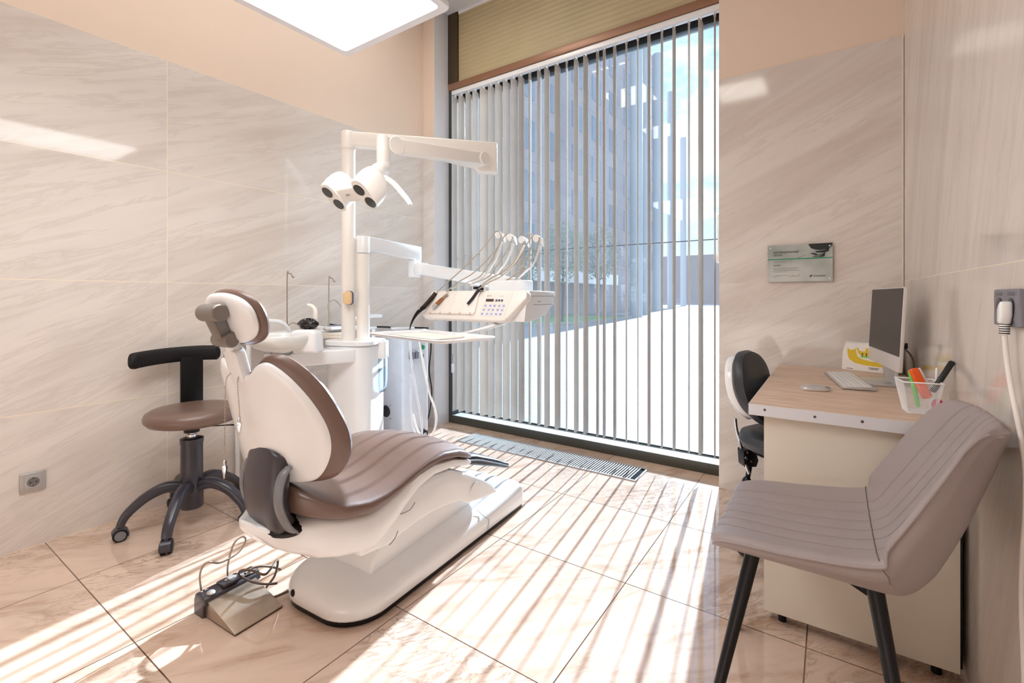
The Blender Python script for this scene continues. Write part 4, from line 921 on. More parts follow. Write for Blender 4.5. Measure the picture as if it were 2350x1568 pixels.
# ================================================================== RIGHT SIDE: DESK
dk = thing('desk', 'desk with pale oak top and cream side panel standing against the right wall', 'desk', (.02, 2.4, 0))
dx0 = -.238; dy0, dy1 = 1.815, 2.953
g = G().loft([[(dx0+.0015, dy0+.0015, z), (xr(dy0)-.004, dy0+.0015, z), (xr(dy1)-.004, dy1, z), (dx0+.0015, dy1, z)] for z in (.7122, .75)]); obj('desk_top', g, OAK, dk)
g = G().box(dx0, xr(dy0)-.006, dy0, dy0+.0014, .7115, .7497); g.box(dx0, dx0+.0014, dy0+.0014, dy1, .7115, .7497); eb = obj('edge_band', g, EDGE, dk)
for px, py in ((1755, 941), (1870, 957), (1979, 968)):
    p = at(px, py, Y=dy0); g = G().lathe([(.0022, 0), (.0042, .0008), (.0042, 0), (.0022, -.001), (0, -.001)], p, 14, frame_of((0, -1, 0))); g = G().lathe([(0, 0), (.0042, 0), (.0042, .001), (0, .0006)], p, 14, frame_of((0, -1, 0))); obj('edge_screw', g, DGR, eb)
g = G().box(-.193, .308, 1.842, 1.88, .032, .711); obj('side_panel', g, LAM, dk)
g = G().box(.30, .318, 1.87, 2.93, .032, .711); g.box(-.10, .29, 2.93, 2.945, .30, .711); obj('back_panel', g, BLK, dk)
g = G()
for x in (-.14, .26): 
    for y in (1.87, 2.90): g = G().lathe([(0, 0), (.013, 0), (.013, .028), (.008, .0318), (0, .0318)], (x, y, 0), 14); obj('levelling_foot', g, BLK, dk)

# computer
TP = .7502
imn = Vector((.2145, 2.32, 0)); imf = Vector((.146, 2.79, 0)); dI = (imf-imn).normalized(); nI = Vector((-dI.y, dI.x, 0)); LI = (imf-imn).length   # nI faces -x
cm = thing('computer_monitor', 'silver all-in-one computer with dark screen seen at a steep angle on the desk', 'computer', (.19, 2.55, TP))
tl = .05
upI = (Vector((0, 0, 1))-nI*tl).normalized(); fI = (nI+Vector((0, 0, 1))*tl).normalized()
bI = imn+Vector((0, 0, .828))
g = G().prism(rrect(0, LI, 0, .332, .008, 3), bI, dI, upI, fI, -.012, 0); body_ = obj('case', g, simple('silver_aluminium_case', (214, 208, 206), .35, metal=.15), cm, bev=.002)
g = G().ball(bI+dI*LI/2+upI*.19-fI*.012, .15, .011, .12, 24, 10, Matrix((dI, fI, upI)).transposed()); obj('rear_bulge', g, ALU, body_)
g = G().prism(rrect(.004, LI-.004, .062, .328, .004, 2), bI, dI, upI, fI, .0002, .0012); plab(obj('screen', g, SCRN, cm), 'black glass screen')
mid = bI+dI*LI/2
g = G().prism([(-.02, .17), (-.012, .17), (-.028, .012), (.10, .008), (.10, 0), (-.06, 0), (-.06, .008), (-.04, .02)], Vector((mid.x, mid.y, TP+.0004))-nI*.0, nI, (0, 0, 1), dI, -.095, .095); obj('stand', g, ALU, cm, bev=.002)

# keyboard
kbo = thing('keyboard', 'thin white and silver keyboard lying on the desk in front of the monitor', 'keyboard', (.065, 2.56, TP))
ka = Vector((.037, 2.30, TP)); kb2 = Vector((-.026, 2.735, TP)); dK = (kb2-ka).normalized(); pK = Vector((dK.y, -dK.x, 0)); LK = (kb2-ka).length
g = G().prism([(0, .002), (0, .008), (.105, .014), (.112, .012), (.112, .006), (.104, .002)], ka+Vector((0, 0, .0003)), pK, (0, 0, 1), dK, 0, LK); kcase = obj('case', g, ALU, kbo, bev=.001)
g = G().tube([ka+pK*.100+dK*.004+Vector((0, 0, .0085)), ka+pK*.100+dK*(LK-.004)+Vector((0, 0, .0085))], .0082, 14); obj('battery_tube', g, ALU, kcase)
upK = Vector((0, 0, 1))
rows = [(.006, [1, 1, 1, 1, 4.5, 1, 1, 1, 1, 1, 1]), (.0225, [2]+[1]*10+[2]), (.039, [1.6]+[1]*11+[1.3]), (.0555, [1.4]+[1]*12+[1]), (.072, [1]*13+[1.5]), (.0885, [1]*14)]
for (yy, ks) in rows:
    tot = sum(ks); u0 = .006
    unit = (LK-.012)/tot
    for w_ in ks:
        hgt = .0085+.006*yy/.105; L_ = unit*w_
        hk_ = .0138 if yy < .085 else .009
        g = G().prism([(u0+.0012, yy+.001), (u0+L_-.0012, yy+.001), (u0+L_-.0012, yy+hk_), (u0+.0012, yy+hk_)], ka+upK*hgt, dK, pK, upK, 0, .0022); obj('key', g, KEY, kbo)
        u0 += L_
# mouse
ms = at(1871, 889, Z=TP+.012)
mo = thing('computer_mouse', 'silver and white low curved mouse lying on the desk beside the keyboard', 'mouse', (ms.x, ms.y, TP))
da = Vector((CT*.95+ST*.1, ST*.95-CT*.12, 0)).normalized(); pa_ = Vector((-da.y, da.x, 0))
def mring(z, k, sh=0): return [Vector((ms.x, ms.y, z))+da*(sh+.055*k*math.copysign(abs(math.cos(a))**.75, math.cos(a)))+pa_*(.029*k*math.copysign(abs(math.sin(a))**.8, math.sin(a))) for a in [2*PI*q/32 for q in range(32)]]
g = G().loft([mring(TP+.0008, .86), mring(TP+.004, .94), mring(TP+.009, 1.0), mring(TP+.0095, .99)]); obj('base', g, WH, mo)
g = G().loft([mring(TP+.0098, .985), mring(TP+.0115, .98), mring(TP+.0165, .86), mring(TP+.020, .62, -.004), mring(TP+.0215, .3, -.006)]); obj('top_shell', g, ALU, mo)
# calendar
cal = thing('desk_calendar', 'white spiral-bound tent calendar printed with a yellow shape standing behind the monitor', 'calendar', (.15, 2.9, TP))
cA = at(1932, 845, Z=TP+.002); cB = Vector((.255, 2.865, 0)); cA = Vector((cA.x, cA.y-.02, 0))
dC = (cB-cA); LC = dC.length; dC.normalize(); nC = Vector((dC.y, -dC.x, 0)); hC = .142
upC = (Vector((0, 0, 1))-nC*.12).normalized(); fC = (nC+Vector((0, 0, 1))*.12).normalized(); cO = cA+Vector((0, 0, TP+.0006))
g = G().prism([(0, 0), (LC, 0), (LC, hC), (0, hC)], cO, dC, upC, fC, -.001, .001); pg = obj('front_page', g, PAPER, cal)
g = G().prism([(0, 0), (LC, 0), (LC, hC), (0, hC)], cO-nC*.036, dC, (Vector((0, 0, 1))+nC*.12).normalized(), fC, -.0006, .0006); obj('rear_board', g, PAPER, cal)
g = G()
for k in range(26):
    x = .008+(LC-.016)*k/25; c = cO+dC*x+upC*(hC-.003); g.tube([c+fC*.003+upC*-.004, c+fC*.004+upC*.004, c+upC*.008, c-fC*.004+upC*.003, c-fC*.003-upC*.004], .0009, 5)
obj('spiral_binding', g, WHG, cal)
g = G()
jaw = [(.020, .112), (.034, .100), (.048, .104), (.058, .112), (.060, .092), (.066, .072), (.085, .060), (.12, .052), (.17, .050), (.21, .055), (.21, .035), (.16, .028), (.10, .030), (.055, .038), (.030, .055), (.022, .080)]
g.prism(jaw, cO, dC, upC, fC, .0011, .0015)
g.prism([(.070, .086), (.060, .115), (.066, .116), (.075, .100), (.096, .098), (.103, .116), (.109, .116), (.113, .100), (.135, .095), (.15, .116), (.15, .075), (.12, .070), (.085, .073)], cO, dC, upC, fC, .0011, .0015); obj('yellow_picture', g, YEL, pg)
g = G().prism([(.080, .068), (.15, .068), (.15, .073), (.080, .074)], cO, dC, upC, fC, .0016, .0019); obj('green_picture', g, LIM, pg)
g = G()
for x in (.085, .102, .119): g.prism([(x, .074), (x+.004, .074), (x+.005, .090), (x-.001, .090)], cO, dC, upC, fC, .0016, .0019)
g.prism([(.115, .018), (.16, .018), (.16, .021), (.115, .021)], cO, dC, upC, fC, .0011, .0014); g.prism([(.12, .012), (.155, .012), (.155, .015), (.12, .015)], cO, dC, upC, fC, .0011, .0014); g.prism([(.02, .006), (.05, .006), (.05, .009), (.02, .009)], cO, dC, upC, fC, .0011, .0014)
obj('dark_print', g, DGR, pg)
# pen cup
pc = Vector((.233, 1.985, 0))
cup_ = thing('pen_cup', 'white wire mesh pen cup full of bright stationery on the desk corner', 'pen holder', (pc.x, pc.y, TP))
cr_ = .15
def cring(h, z, r=.008): 
    cs, sn = math.cos(cr_), math.sin(cr_)
    return [(pc.x+x*cs-y*sn, pc.y+x*sn+y*cs, z) for x, y in rrect(-h, h, -h, h, r, 3)]
H0, H1, HT = .034, .050, .098
g = G()
n_m = 19
def cpt(side, t, v):
    h = H0+(H1-H0)*v; x, y = {0: (-h+2*h*t, -h), 1: (h, -h+2*h*t), 2: (h-2*h*t, h), 3: (-h, h-2*h*t)}[side]
    cs, sn = math.cos(cr_), math.sin(cr_)
    return Vector((pc.x+x*cs-y*sn, pc.y+x*sn+y*cs, TP+.003+HT*v))
for side in range(4):
    for k in range(-n_m, n_m):
        for sg in (1, -1):
            t0 = k/n_m*1.0+.0; a0 = (t0, 0.0); a1 = (t0+1.0, 1.0)
            if sg < 0: a0, a1 = (1-t0, 0.0), (-t0, 1.0)
            (ta, va), (tb_, vb) = a0, a1
            s_a, s_b = 0.0, 1.0; dt = tb_-ta
            for lim in (0.0, 1.0):
                s_l = (lim-ta)/dt
                if (dt > 0) == (lim == 0.0): s_a = max(s_a, s_l)
                else: s_b = min(s_b, s_l)
            if s_b-s_a < .02: continue
            g.tube([cpt(side, ta+dt*s_a, s_a), cpt(side, ta+dt*s_b, s_b)], .0003, 3)
obj('wire_mesh', g, WHG, cup_)
g = G(); rp = [Vector(p) for p in cring(H1, TP+.003+HT, .006)]; g.tube(rp+[rp[0]], .0024, 8); obj('top_rim', g, WHG, cup_)
g = G().loft([cring(H0+.001, TP+.0005), cring(H0+.001, TP+.004)]); obj('cup_base', g, WHG, cup_)
def pen(name, label, cat, m, px0, py0, px1, py1, Y0, Y1, r, extra=None, flat=1.0, grp='pens and stationery in the mesh cup'):
    a, b = at(px0, py0, Y=Y0), at(px1, py1, Y=Y1)
    if a.z < TP+.006: a.z = TP+.006
    g = G().tube([a, a.lerp(b, .03), a.lerp(b, .97), b], [r*.6, r, r, r*.7], 14, flat=flat); o = obj(name, g, m); return tag(o, label, cat, grp)
BLKP = simple('black_marker_plastic', (20, 24, 22), .3)
pen('marker_pen', 'thick black marker leaning out of the white mesh cup', 'pen', BLKP, 2140, 900, 2186, 830, 1.97, 2.00, .0085)
pen('white_pen', 'slim white pen standing upright in the mesh cup', 'pen', WH, 2148, 925, 2150, 844, 1.99, 2.0, .0035)
pen('highlighter', 'green highlighter standing at the left inside the mesh cup', 'pen', LIM, 2108, 935, 2088, 850, 1.965, 1.985, .006)
a = at(2130, 915, Y=1.965); b = at(2095, 846, Y=1.975); d = (b-a).normalized(); n = Vector((ST, -CT, 0)); n = (n-d*n.dot(d)).normalized(); s_ = d.cross(n)
g = G().prism(rrect(-.013, .013, 0, (b-a).length, .008, 4), a, s_, d, n, -.007, .007); o = obj('orange_calculator', g, ORG, bev=.002)
o.name = 'orange_case'; tag(o, 'bright orange rounded plastic case sticking out of the mesh cup', 'case', 'pens and stationery in the mesh cup')
g = G().prism(rrect(-.010, .010, (b-a).length-.05, (b-a).length-.01, .005, 3), a, s_, d, n, .0065, .0078); obj('case_inset', g, ORG, o)
a = at(2135, 900, Y=1.985); b = at(2103, 846, Y=1.995); d = (b-a).normalized(); s2_ = d.cross(n).normalized()
g = G().prism(rrect(-.010, .010, 0, (b-a).length, .004, 3), a+s2_*0, s2_, d, n, -.0035, .0035); o = obj('white_ruler', g, WH, bev=.001); tag(o, 'white plastic strip tucked behind the orange case in the mesh cup', 'ruler', 'pens and stationery in the mesh cup')
g = G().ball(at(2152, 930, Y=1.985), .016, .012, .020, 16, 8); o = obj('pink_eraser', g, PNK, bev=0); tag(o, 'magenta pink stationery piece at the bottom of the mesh cup', 'eraser', 'pens and stationery in the mesh cup')
# cables behind the monitor
g = G().tube([at(2076, 790, Y=2.5), at(2078, 802, Y=2.5), at(2088, 812, Y=2.48), at(2096, 828, Y=2.47), at(2098, 850, Y=2.45), at(2100, 862, Y=2.45)], .0032, 8, 8); t = obj('monitor_cable', g, TAU); tag(t, 'grey cable dropping behind the monitor on the desk', 'cable')
up_ = at(2080, 794, Y=2.5); g = G().box(up_.x-.004, up_.x+.004, 2.49, 2.505, up_.z-.011, up_.z+.011); obj('cable_plug', g, BLK, t)

# socket and white cable on the right wall
sy0 = 1.30
sp_ = at(2334, 706, X=xr(1.31)); 
wallx = lambda y: xr(y)-.0008
ws2 = thing('double_wall_socket', 'grey double wall socket holding a white plug on the right wall', 'socket', (xr(1.53), 1.53, 1.097))
def wq(y, z, n=0): return Vector((xr(y)-n, y, z))
ya, yb_ = 1.335, 1.18
g = G().prism(rrect(-.078, .078, -.042, .042, .005, 3), wq(1.505, 1.097), Vector((-.03, 1, 0)).normalized(), (0, 0, 1), (-1, -.03, 0), .0006, .012); dfr = obj('frame', g, GSK, ws2, bev=.003)
for k, yc in enumerate((1.543, 1.468)):
    g = G().lathe([(0, 0), (.021, 0), (.0225, .001), (.021, .0015), (0, .0012)], wq(yc, 1.097, .0122), 28, frame_of((-1, 0, 0))); obj('socket_cup', g, simple('dark_socket_well', (70, 66, 70), .4) if k == 0 else bpy.data.materials['dark_socket_well'], dfr)
g = G()
for yc in (1.543, 1.468):
    for dz in (.029, .033, -.029, -.033): g.box(xr(yc)-.0128, xr(yc)-.0122, yc-.022, yc+.022, 1.097+dz-.0006, 1.097+dz+.0006)
obj('trim_line', g, BLK, dfr)
pl = thing('power_cord', 'white power cord with angled plug hanging from the grey double socket down the right wall', 'cord', wq(1.48, 1.1, .03))
g = G().prism([(-.012, -.030), (-.013, .003), (.0, .014), (.013, .021), (.020, .015), (.020, -.010), (.010, -.030)], wq(1.468, 1.092, .0125), (0, -1, 0), (0, 0, 1), (-1, 0, 0), 0, .020); pg_ = obj('plug', g, WH, pl, bev=.005)
g = G().tube([wq(1.467, 1.064, .022), wq(1.467, 1.038, .022)], [.009, .0075], 14); sr = obj('strain_relief', g, WH, pg_)
g = G()
for k in range(5): g.lathe([(.0088, 0), (.0094, .001), (.0088, .002)], wq(1.467, 1.060-.005*k, .022), 14)
obj('relief_slot', g, BLK, sr)
g = G().tube([wq(1.467, 1.04, .022), wq(1.463, .99, .020), wq(1.445, .93, .018), wq(1.42, .86, .014), wq(1.405, .78, .008), wq(1.40, .68, .008), wq(1.415, .58, .008), wq(1.42, .48, .008), wq(1.41, .38, .008), wq(1.40, .25, .008), wq(1.40, .12, .010), wq(1.41, .04, .02), wq(1.45, .007, .06), wq(1.55, .006, .14), wq(1.66, .006, .24), wq(1.64, .006, .31), wq(1.5, .006, .34)], .0048, 10, 10); obj('cable', g, WRUB, pl)

# ================================================================== CERTIFICATE
c0_ = at(1762, 647.5, Y=YB-.012); c1_ = at(1911, 557, Y=YB-.012)
cx0, cz0, cx1, cz1 = c0_.x, c0_.z, c1_.x, c1_.z; cw, chh = cx1-cx0, cz1-cz0
ce = thing('certificate_plate', 'silvery green certificate plate in Cyrillic lettering screwed to the tiled wall above the desk', 'certificate', ((cx0+cx1)/2, YB-.01, (cz0+cz1)/2))
def cert_mat():
    m, nt = new_mat('printed_silver_plate'); tc = nt.nodes.new('ShaderNodeTexCoord'); sp = nt.nodes.new('ShaderNodeSeparateXYZ'); nt.links.new(tc.outputs['Object'], sp.inputs[0])
    w = _noise(nt, 5, 2, tc.outputs['Object']); c = ramp(nt, w.outputs[0], [(.35, srgb((150, 162, 158))), (.6, srgb((196, 200, 198)))]); principled(nt, c, .25, metal=.3); return m
g = G().prism([(0, 0), (cw, 0), (cw, chh), (0, chh)], (cx0, YB-.010, cz0), (1, 0, 0), (0, 0, 1), (0, -1, 0), 0, .005); pt = obj('plate', g, cert_mat(), ce)
def cprint(n, polys, m, d=.0053):
    g = G()
    for p in polys: g.prism([(x*cw, y*chh) for x, y in p], (cx0, YB-.010, cz0), (1, 0, 0), (0, 0, 1), (0, -1, 0), d-.0001, d+.0004)
    return obj(n, g, m, pt)
def cbar(x0, x1, y, h): return [(x0, y), (x1, y), (x1, y+h), (x0, y+h)]
cprint('green_stripe', [cbar(0, 1, .60, .028)], simple('certificate_green', (38, 140, 104), .4))
cprint('fine_print', [cbar(.09, .40, .555, .008), cbar(.09, .31, .52, .008), cbar(.09, .50, .37, .008), cbar(.09, .47, .335, .008), cbar(.09, .51, .30, .008), cbar(.09, .31, .265, .008), cbar(.09, .34, .175, .007), cbar(.09, .19, .145, .009), cbar(.09, .15, .10, .007)], simple('certificate_grey_print', (110, 112, 112), .5))
cprint('portrait_print', [[(.64, .98), (.68, .88), (.74, .84), (.82, .82), (.92, .84), (.97, .93), (1, .97), (1, 1), (.66, 1)], [(.74, .80), (.84, .81), (.90, .83), (.96, .90), (.94, .78), (.86, .75), (.76, .76)], [(.66, .74), (.72, .755), (.78, .72), (.76, .69), (.70, .72)], [(.84, .70), (.90, .78), (.88, .66), (.80, .64)]], simple('certificate_black_print', (28, 32, 34), .4))
cprint('portrait_grey', [[(.70, .66), (.78, .72), (.86, .74), (.90, .66), (.86, .63), (.72, .63)], [(.94, .86), (1, .90), (1, .97), (.97, .97)], [(.46, .63), (.60, .72), (.61, .715), (.48, .63)]], simple('certificate_mid_print', (96, 104, 104), .4), .0049)
BP = bpy.data.materials['certificate_black_print']
def ctxt(s, x, y, h, w=None, n='lettering'):
    o = text_obj(n, s, h, (cx0+x*cw, YB-.0158, cz0+y*chh), (1, 0, 0), (0, 0, 1), BP, pt)
    if w:
        xs = [v.co.x for v in o.data.vertices]; k = w*cw/(max(xs)-min(xs)); x0_ = min(xs)
        for v in o.data.vertices: v.co.x = x0_+(v.co.x-x0_)*k
    return o
ctxt('СЕРТИФИЦИРОВАННЫЙ', .09, .78, .0145, .40); ctxt('ПАРТНЕР', .09, .70, .0145, .145); ctxt('ТинДентал', .09, .435, .011, .115); ctxt('straumann', .71, .125, .016, .19)
cprint('logo_leaf', [[(.655, .105), (.668, .16), (.70, .185), (.69, .135), (.67, .115)]], BP)
g = G(); sgp = [(.35, .13), (.38, .15), (.40, .18), (.405, .14), (.42, .155), (.43, .14), (.445, .155), (.46, .142), (.48, .158), (.49, .145), (.50, .20)]
g.tube([(cx0+x*cw, YB-.0155, cz0+y*chh) for x, y in sgp], .0005, 5, 4); obj('signature', g, BP, pt)
g = G()
for x, y in ((.045, .93), (.955, .07), (.045, .08), (.955, .93)): g.lathe([(0, 0), (.0035, 0), (.003, .0018), (0, .002)], (cx0+x*cw, YB-.015, cz0+y*chh), 14, frame_of((0, -1, 0)))
obj('screw_cap', g, WH, ce)

# ================================================================== DARK SADDLE STOOL behind the desk
ss = thing('assistant_stool', 'dark grey upholstered stool with white-backed backrest half hidden behind the desk', 'stool', (-.28, 2.45, 0))
# backrest faces +x; its plane seen almost edge on
def spt(px, py, Y): return at(px, py, Y=Y)
fx = Vector((.97, -.24, 0)).normalized(); sx_ = Vector((.24, .97, 0)).normalized()
bc_ = Vector((-.335, 2.46, .70))
def ssurf_pts(outl, t0, t1, bulge):
    rings = []
    for t, k in ((t0, .88), (t0+.006*(1 if t1 > t0 else -1), .97), ((t0+t1)/2, 1.0), (t1-.006*(1 if t1 > t0 else -1), .96), (t1, .85), (t1+bulge, .4)):
        rings.append([bc_+sx_*x*k+Vector((0, 0, 1))*(z*k)+fx*(t+.5*x*x*k+ (.05*((z*k-.04)/.17)**2 if z < .04 else -.02*((z*k-.04)/.17)**2)-.10*(z*k)) for x, z in outl])
    return G().loft(rings)
bo_ = [(.165*math.copysign(abs(math.cos(a))**.85, math.cos(a))*(1 if math.sin(a) > 0 else 1-.15*abs(math.sin(a))), .168*math.copysign(abs(math.sin(a))**.8, math.sin(a))) for a in [2*PI*q/44 for q in range(44)]]
obj('backrest_cushion', ssurf_pts(bo_, .0, .05, .008), NAVY, ss)
wb = [(x*.97, z*.86-.0) for x, z in bo_]
obj('backrest_shell', ssurf_pts(wb, -.001, -.045, -.012), WH, ss)
bc2 = bc_; wb2 = [(x*.55, z*.5-.07) for x, z in bo_]; obj('shell_boss', ssurf_pts(wb2, -.045, -.070, -.006), WH, ss)
g = G().tube([at(1687, 960, Y=2.47), at(1690, 985, Y=2.47), at(1697, 1010, Y=2.47), at(1702, 1030, Y=2.46)], .011, 14, 6, flat=.7); obj('chrome_bar', g, CHR, ss)
g = G().prism([(-.022, -.04), (.035, -.04), (.045, -.01), (.03, .045), (-.028, .035)], at(1712, 1048, Y=2.46), (CT, ST, 0), (0, 0, 1), (-ST, CT, 0), -.03, .03); mb = obj('tilt_mechanism', g, BLK, ss, bev=.004)
for dx_, dz_, r_ in ((.005, .02, .006), (0, -.005, .0085), (.022, -.02, .006)):
    c_ = at(1712, 1048, Y=2.43)+Vector((CT, ST, 0))*dx_+Vector((0, 0, dz_)); g = G().lathe([(0, -.004), (r_, -.004), (r_*.8, .004), (0, .005)], c_-Vector((-ST, CT, 0))*.004, 14, frame_of((ST, -CT, 0))); obj('bolt', g, CHR, mb)
seatc = Vector((-.185, 2.45, 0))
g = G().lathe([(0, .415), (.13, .418), (.165, .435), (.178, .465), (.168, .495), (.13, .512), (.06, .508), (0, .505)], seatc, 36); obj('seat', g, NAVY, ss)
g = G().lathe([(0, .405), (.12, .405), (.13, .4148), (0, .4148)], seatc, 28); obj('seat_pan', g, BLK, ss)
g = G().tube([at(1722, 1062, Y=2.45), at(1717, 1090, Y=2.45), at(1712, 1112, Y=2.45)], .011, 12, 5); obj('tension_spring', g, BLK, ss)
g = G().tube([at(1711, 1066, Y=2.43), at(1719, 1088, Y=2.43)], .006, 12); obj('lever_rod', g, CHR, ss)
g = G().ball(at(1714, 1108, Y=2.44), .022, .02, .03, 16, 8); obj('adjusting_knob', g, BLK, ss)
g = G().tube([(seatc.x, seatc.y, .41), (seatc.x, seatc.y, .10)], .026, 18); obj('column', g, CHR, ss)
for k in range(5):
    a = 2*PI*k/5+.4; e = seatc+Vector((math.cos(a)*.24, math.sin(a)*.24, .06)); g = G().tube([seatc+Vector((0, 0, .11)), seatc.lerp(e, .6)+Vector((0, 0, .07)), e], [.022, .019, .013], 12, 5); obj('star_leg', g, BLK, ss)
    g = G().lathe([(0, -.02), (.026, -.02), (.028, -.016), (.028, .016), (.026, .02), (0, .02)], (e.x, e.y, .0285), 20, frame_of((math.sin(a), -math.cos(a), 0))); obj('castor', g, BLK, ss)

# ================================================================== GREY UPHOLSTERED CHAIR
gc_ = thing('upholstered_chair', 'mauve grey upholstered chair with black legs in the right foreground', 'chair', (.0, 1.498, 0))
YC = 1.508
prof_t = [(-.262, .470), (-.263, .486), (-.250, .500), (-.22, .508), (-.16, .512), (-.08, .514), (0, .522), (.06, .532), (.098, .546), (.122, .568), (.150, .612), (.185, .672), (.218, .73), (.250, .785), (.276, .828), (.290, .846), (.303, .852), (.313, .842)]
prof_w = [.190, .205, .218, .228, .238, .244, .247, .248, .247, .246, .244, .239, .230, .216, .196, .182, .176, .172]
prof_b = [(-.262, .464), (-.258, .456), (-.240, .452), (-.20, .452), (-.14, .453), (-.07, .453), (0, .451), (.06, .448), (.115, .448), (.158, .462), (.195, .502), (.225, .565), (.252, .63), (.276, .695), (.298, .755), (.311, .80), (.318, .825), (.318, .838)]
NV = 5
T = catmull([(x, w, z) for (x, z), w in zip(prof_t, prof_w)], NV); B = catmull([(x, w, z) for (x, z), w in zip(prof_b, prof_w)], NV)
NU = 61
topr, botr = [], []
def lift(i, n, u):
    s_ = i/(n-1)            # along the profile, 0 front - 1 back top
    a = abs(u)**3.0
    seat = max(0, min(1, (s_-.02)/.3)); back = max(0, min(1, (s_-.45)/.12))
    upz = .022*seat*(1-back)*a
    fwd = -.055*back*a*(1-.5*max(0, (s_-.8)/.2))
    return fwd, upz
n_ = len(T)
for i in range(n_):
    p, q = T[i], B[i]; rt, rb = [], []
    for j in range(NU):
        u = -1+2*j/(NU-1); us = math.sin(u*PI/2)*.35+u*.65
        fw, uz = lift(i, n_, us)
        w = p.y
        # corner rounding of the plan outline at the front and at the top
        gr = 0
        for gx in (-.6, -.36, -.12, .12, .36, .6):
            gr -= .003*math.exp(-((us-gx)/.035)**2)
        tan = (T[min(i+1, n_-1)]-T[max(i-1, 0)]); nrm_ = Vector((-tan.z, 0, tan.x)).normalized()
        edge = max(0, 1-((1-abs(us))/.10))**2 if abs(us) > .9 else 0
        P_ = Vector((p.x+fw, YC+us*w, p.z+uz))+nrm_*(gr-.012*edge)
        rt.append(P_)
        qx = Vector((q.x+fw*.8, YC+us*w*.985, q.z+uz*.5)); eb_ = abs(us)**6
        rb.append(qx.lerp(P_, .62*eb_))
    topr.append(rt); botr.append(rb)
rings = [topr[i]+list(reversed(botr[i])) for i in range(n_)]
g = G().loft(rings); seat_ = obj('seat_shell', g, MAUVE, gc_, sharp=80)
# piping along the rim, stitched channel seams
for j in (0, NU-1):
    g = G().tube([topr[i][j].lerp(botr[i][j], .10)+Vector((0, (.001 if j else -.001), 0)) for i in range(4, n_-4, 2)], .0036, 8); obj('piping', g, MAUVE, seat_)
for gx in (-.6, -.36, -.12, .12, .36, .6):
    j = min(range(NU), key=lambda q: abs(math.sin((-1+2*q/(NU-1))*PI/2)*.35+(-1+2*q/(NU-1))*.65-gx))
    g = G().tube([topr[i][j]+Vector((-.0002, 0, .0002)) for i in range(6, n_-6)], .0009, 5); obj('channel_seam', g, SEAM2, seat_)
ifold = min(range(n_), key=lambda i: abs(T[i].x-.088)+abs(T[i].z-.47))
g = G().tube([topr[ifold][j]+Vector((-.001, 0, .0008)) for j in range(2, NU-2)], .0013, 6); obj('fold_seam', g, SEAM, seat_)
g = G()
for j in (0, NU-1):
    g = G(); a_, b_ = topr[ifold][j], botr[ifold][j]; g.tube([a_.lerp(b_, .2)+Vector((0, .0015 if j else -.0015, 0)), a_.lerp(b_, .6)+Vector((.01, .001 if j else -.001, 0)), b_+Vector((.012, 0, 0))], .0010, 5); obj('side_seam', g, SEAM, seat_)
# frame and legs
g = G().box(-.165, .10, 1.405, 1.435, .432, .452); g.box(-.165, .10, 1.565, 1.595, .432, .452); g.box(-.17, -.13, 1.40, 1.60, .432, .45); g.box(.06, .10, 1.40, 1.60, .434, .455); obj('under_frame', g, BLK, gc_, bev=.003)
def leg(top, ft):
    t, f = Vector(top), Vector(ft); g = G().tube([t, f], [.0185, .0115], 20); g.tube([f, f-Vector((0, 0, .004))], .0118, 16); return obj('leg', g, BLK, gc_)
leg((-.168, 1.395, .46), (-.262, 1.262, .005)); leg((-.168, 1.605, .46), (-.262, 1.738, .005))
leg((.080, 1.41, .47), (.155, 1.262, .005)); leg((.080, 1.59, .47), (.155, 1.738, .005))
g = G()
for y in (1.41, 1.59): g = G().prism([(-.02, .45), (.09, .45), (.10, .42), (.07, .405)], (0, y, 0), (1, 0, 0), (0, 0, 1), (0, 1, 0), -.004, .004); obj('leg_gusset', g, BLK, gc_)

# ================================================================== OUTSIDE
pav = tile_mat('pale_block_paving', 0, 1, .4, .2, 0, 0, srgb((112, 118, 126)), .02, srgb((144, 146, 150)), srgb((134, 137, 142)), .3, .6, floor=False)
g = G().box(-60, 60, 3.34, 140, -.12, -.05); struct('ground_paving', g, pav)
lw = G().prism([(-13.9, 15.5), (-10.5, 15.5), (-8.9, 17), (-9.0, 22), (-9.5, 25.4), (-13.9, 25.4)], (0, 0, 0), (1, 0, 0), (0, 1, 0), (0, 0, 1), -.05, .03)
t = obj('lawn', lw, simple('grass_green', (112, 156, 84), .9, var=.2, scale=3)); t['label'] = 'strip of green grass beside the paved square outside'; t['category'] = 'grass'; t['kind'] = 'stuff'
g = G(); kp_ = [(-13.9, 15.3), (-10.4, 15.3), (-8.75, 16.9), (-8.85, 22), (-9.35, 25.6), (-13.8, 25.6)]
for a, b in zip(kp_, kp_[1:]):
    s = seg(a, b, .18, -.05, .07, .02); g.add(s.v, s.f)
o = obj('kerb', g, simple('grey_kerb_stone', (150, 148, 146), .8)); tag(o, 'grey stone kerb running along the grass strip outside', 'kerb')
def facade_mat():
    m, nt = new_mat('mauve_brown_facade'); tc = nt.nodes.new('ShaderNodeTexCoord'); sp = nt.nodes.new('ShaderNodeSeparateXYZ'); nt.links.new(tc.outputs['Object'], sp.inputs[0])
    def band(ax, per, w):
        return mth(nt, 'LESS_THAN', mth(nt, 'FRACT', mth(nt, 'DIVIDE', sp.outputs[ax], per)), w)
    n = _noise(nt, .6, 3, tc.outputs['Object']); c = ramp(nt, n.outputs[0], [(.3, srgb((152, 140, 142))), (.7, srgb((168, 156, 156)))])
    c = mixc(nt, band(2, 1.1, .02), c, srgb((120, 108, 106))); principled(nt, c, .7); return m
FAC = facade_mat(); WGL = simple('facade_window_glass', (100, 110, 128), .2)
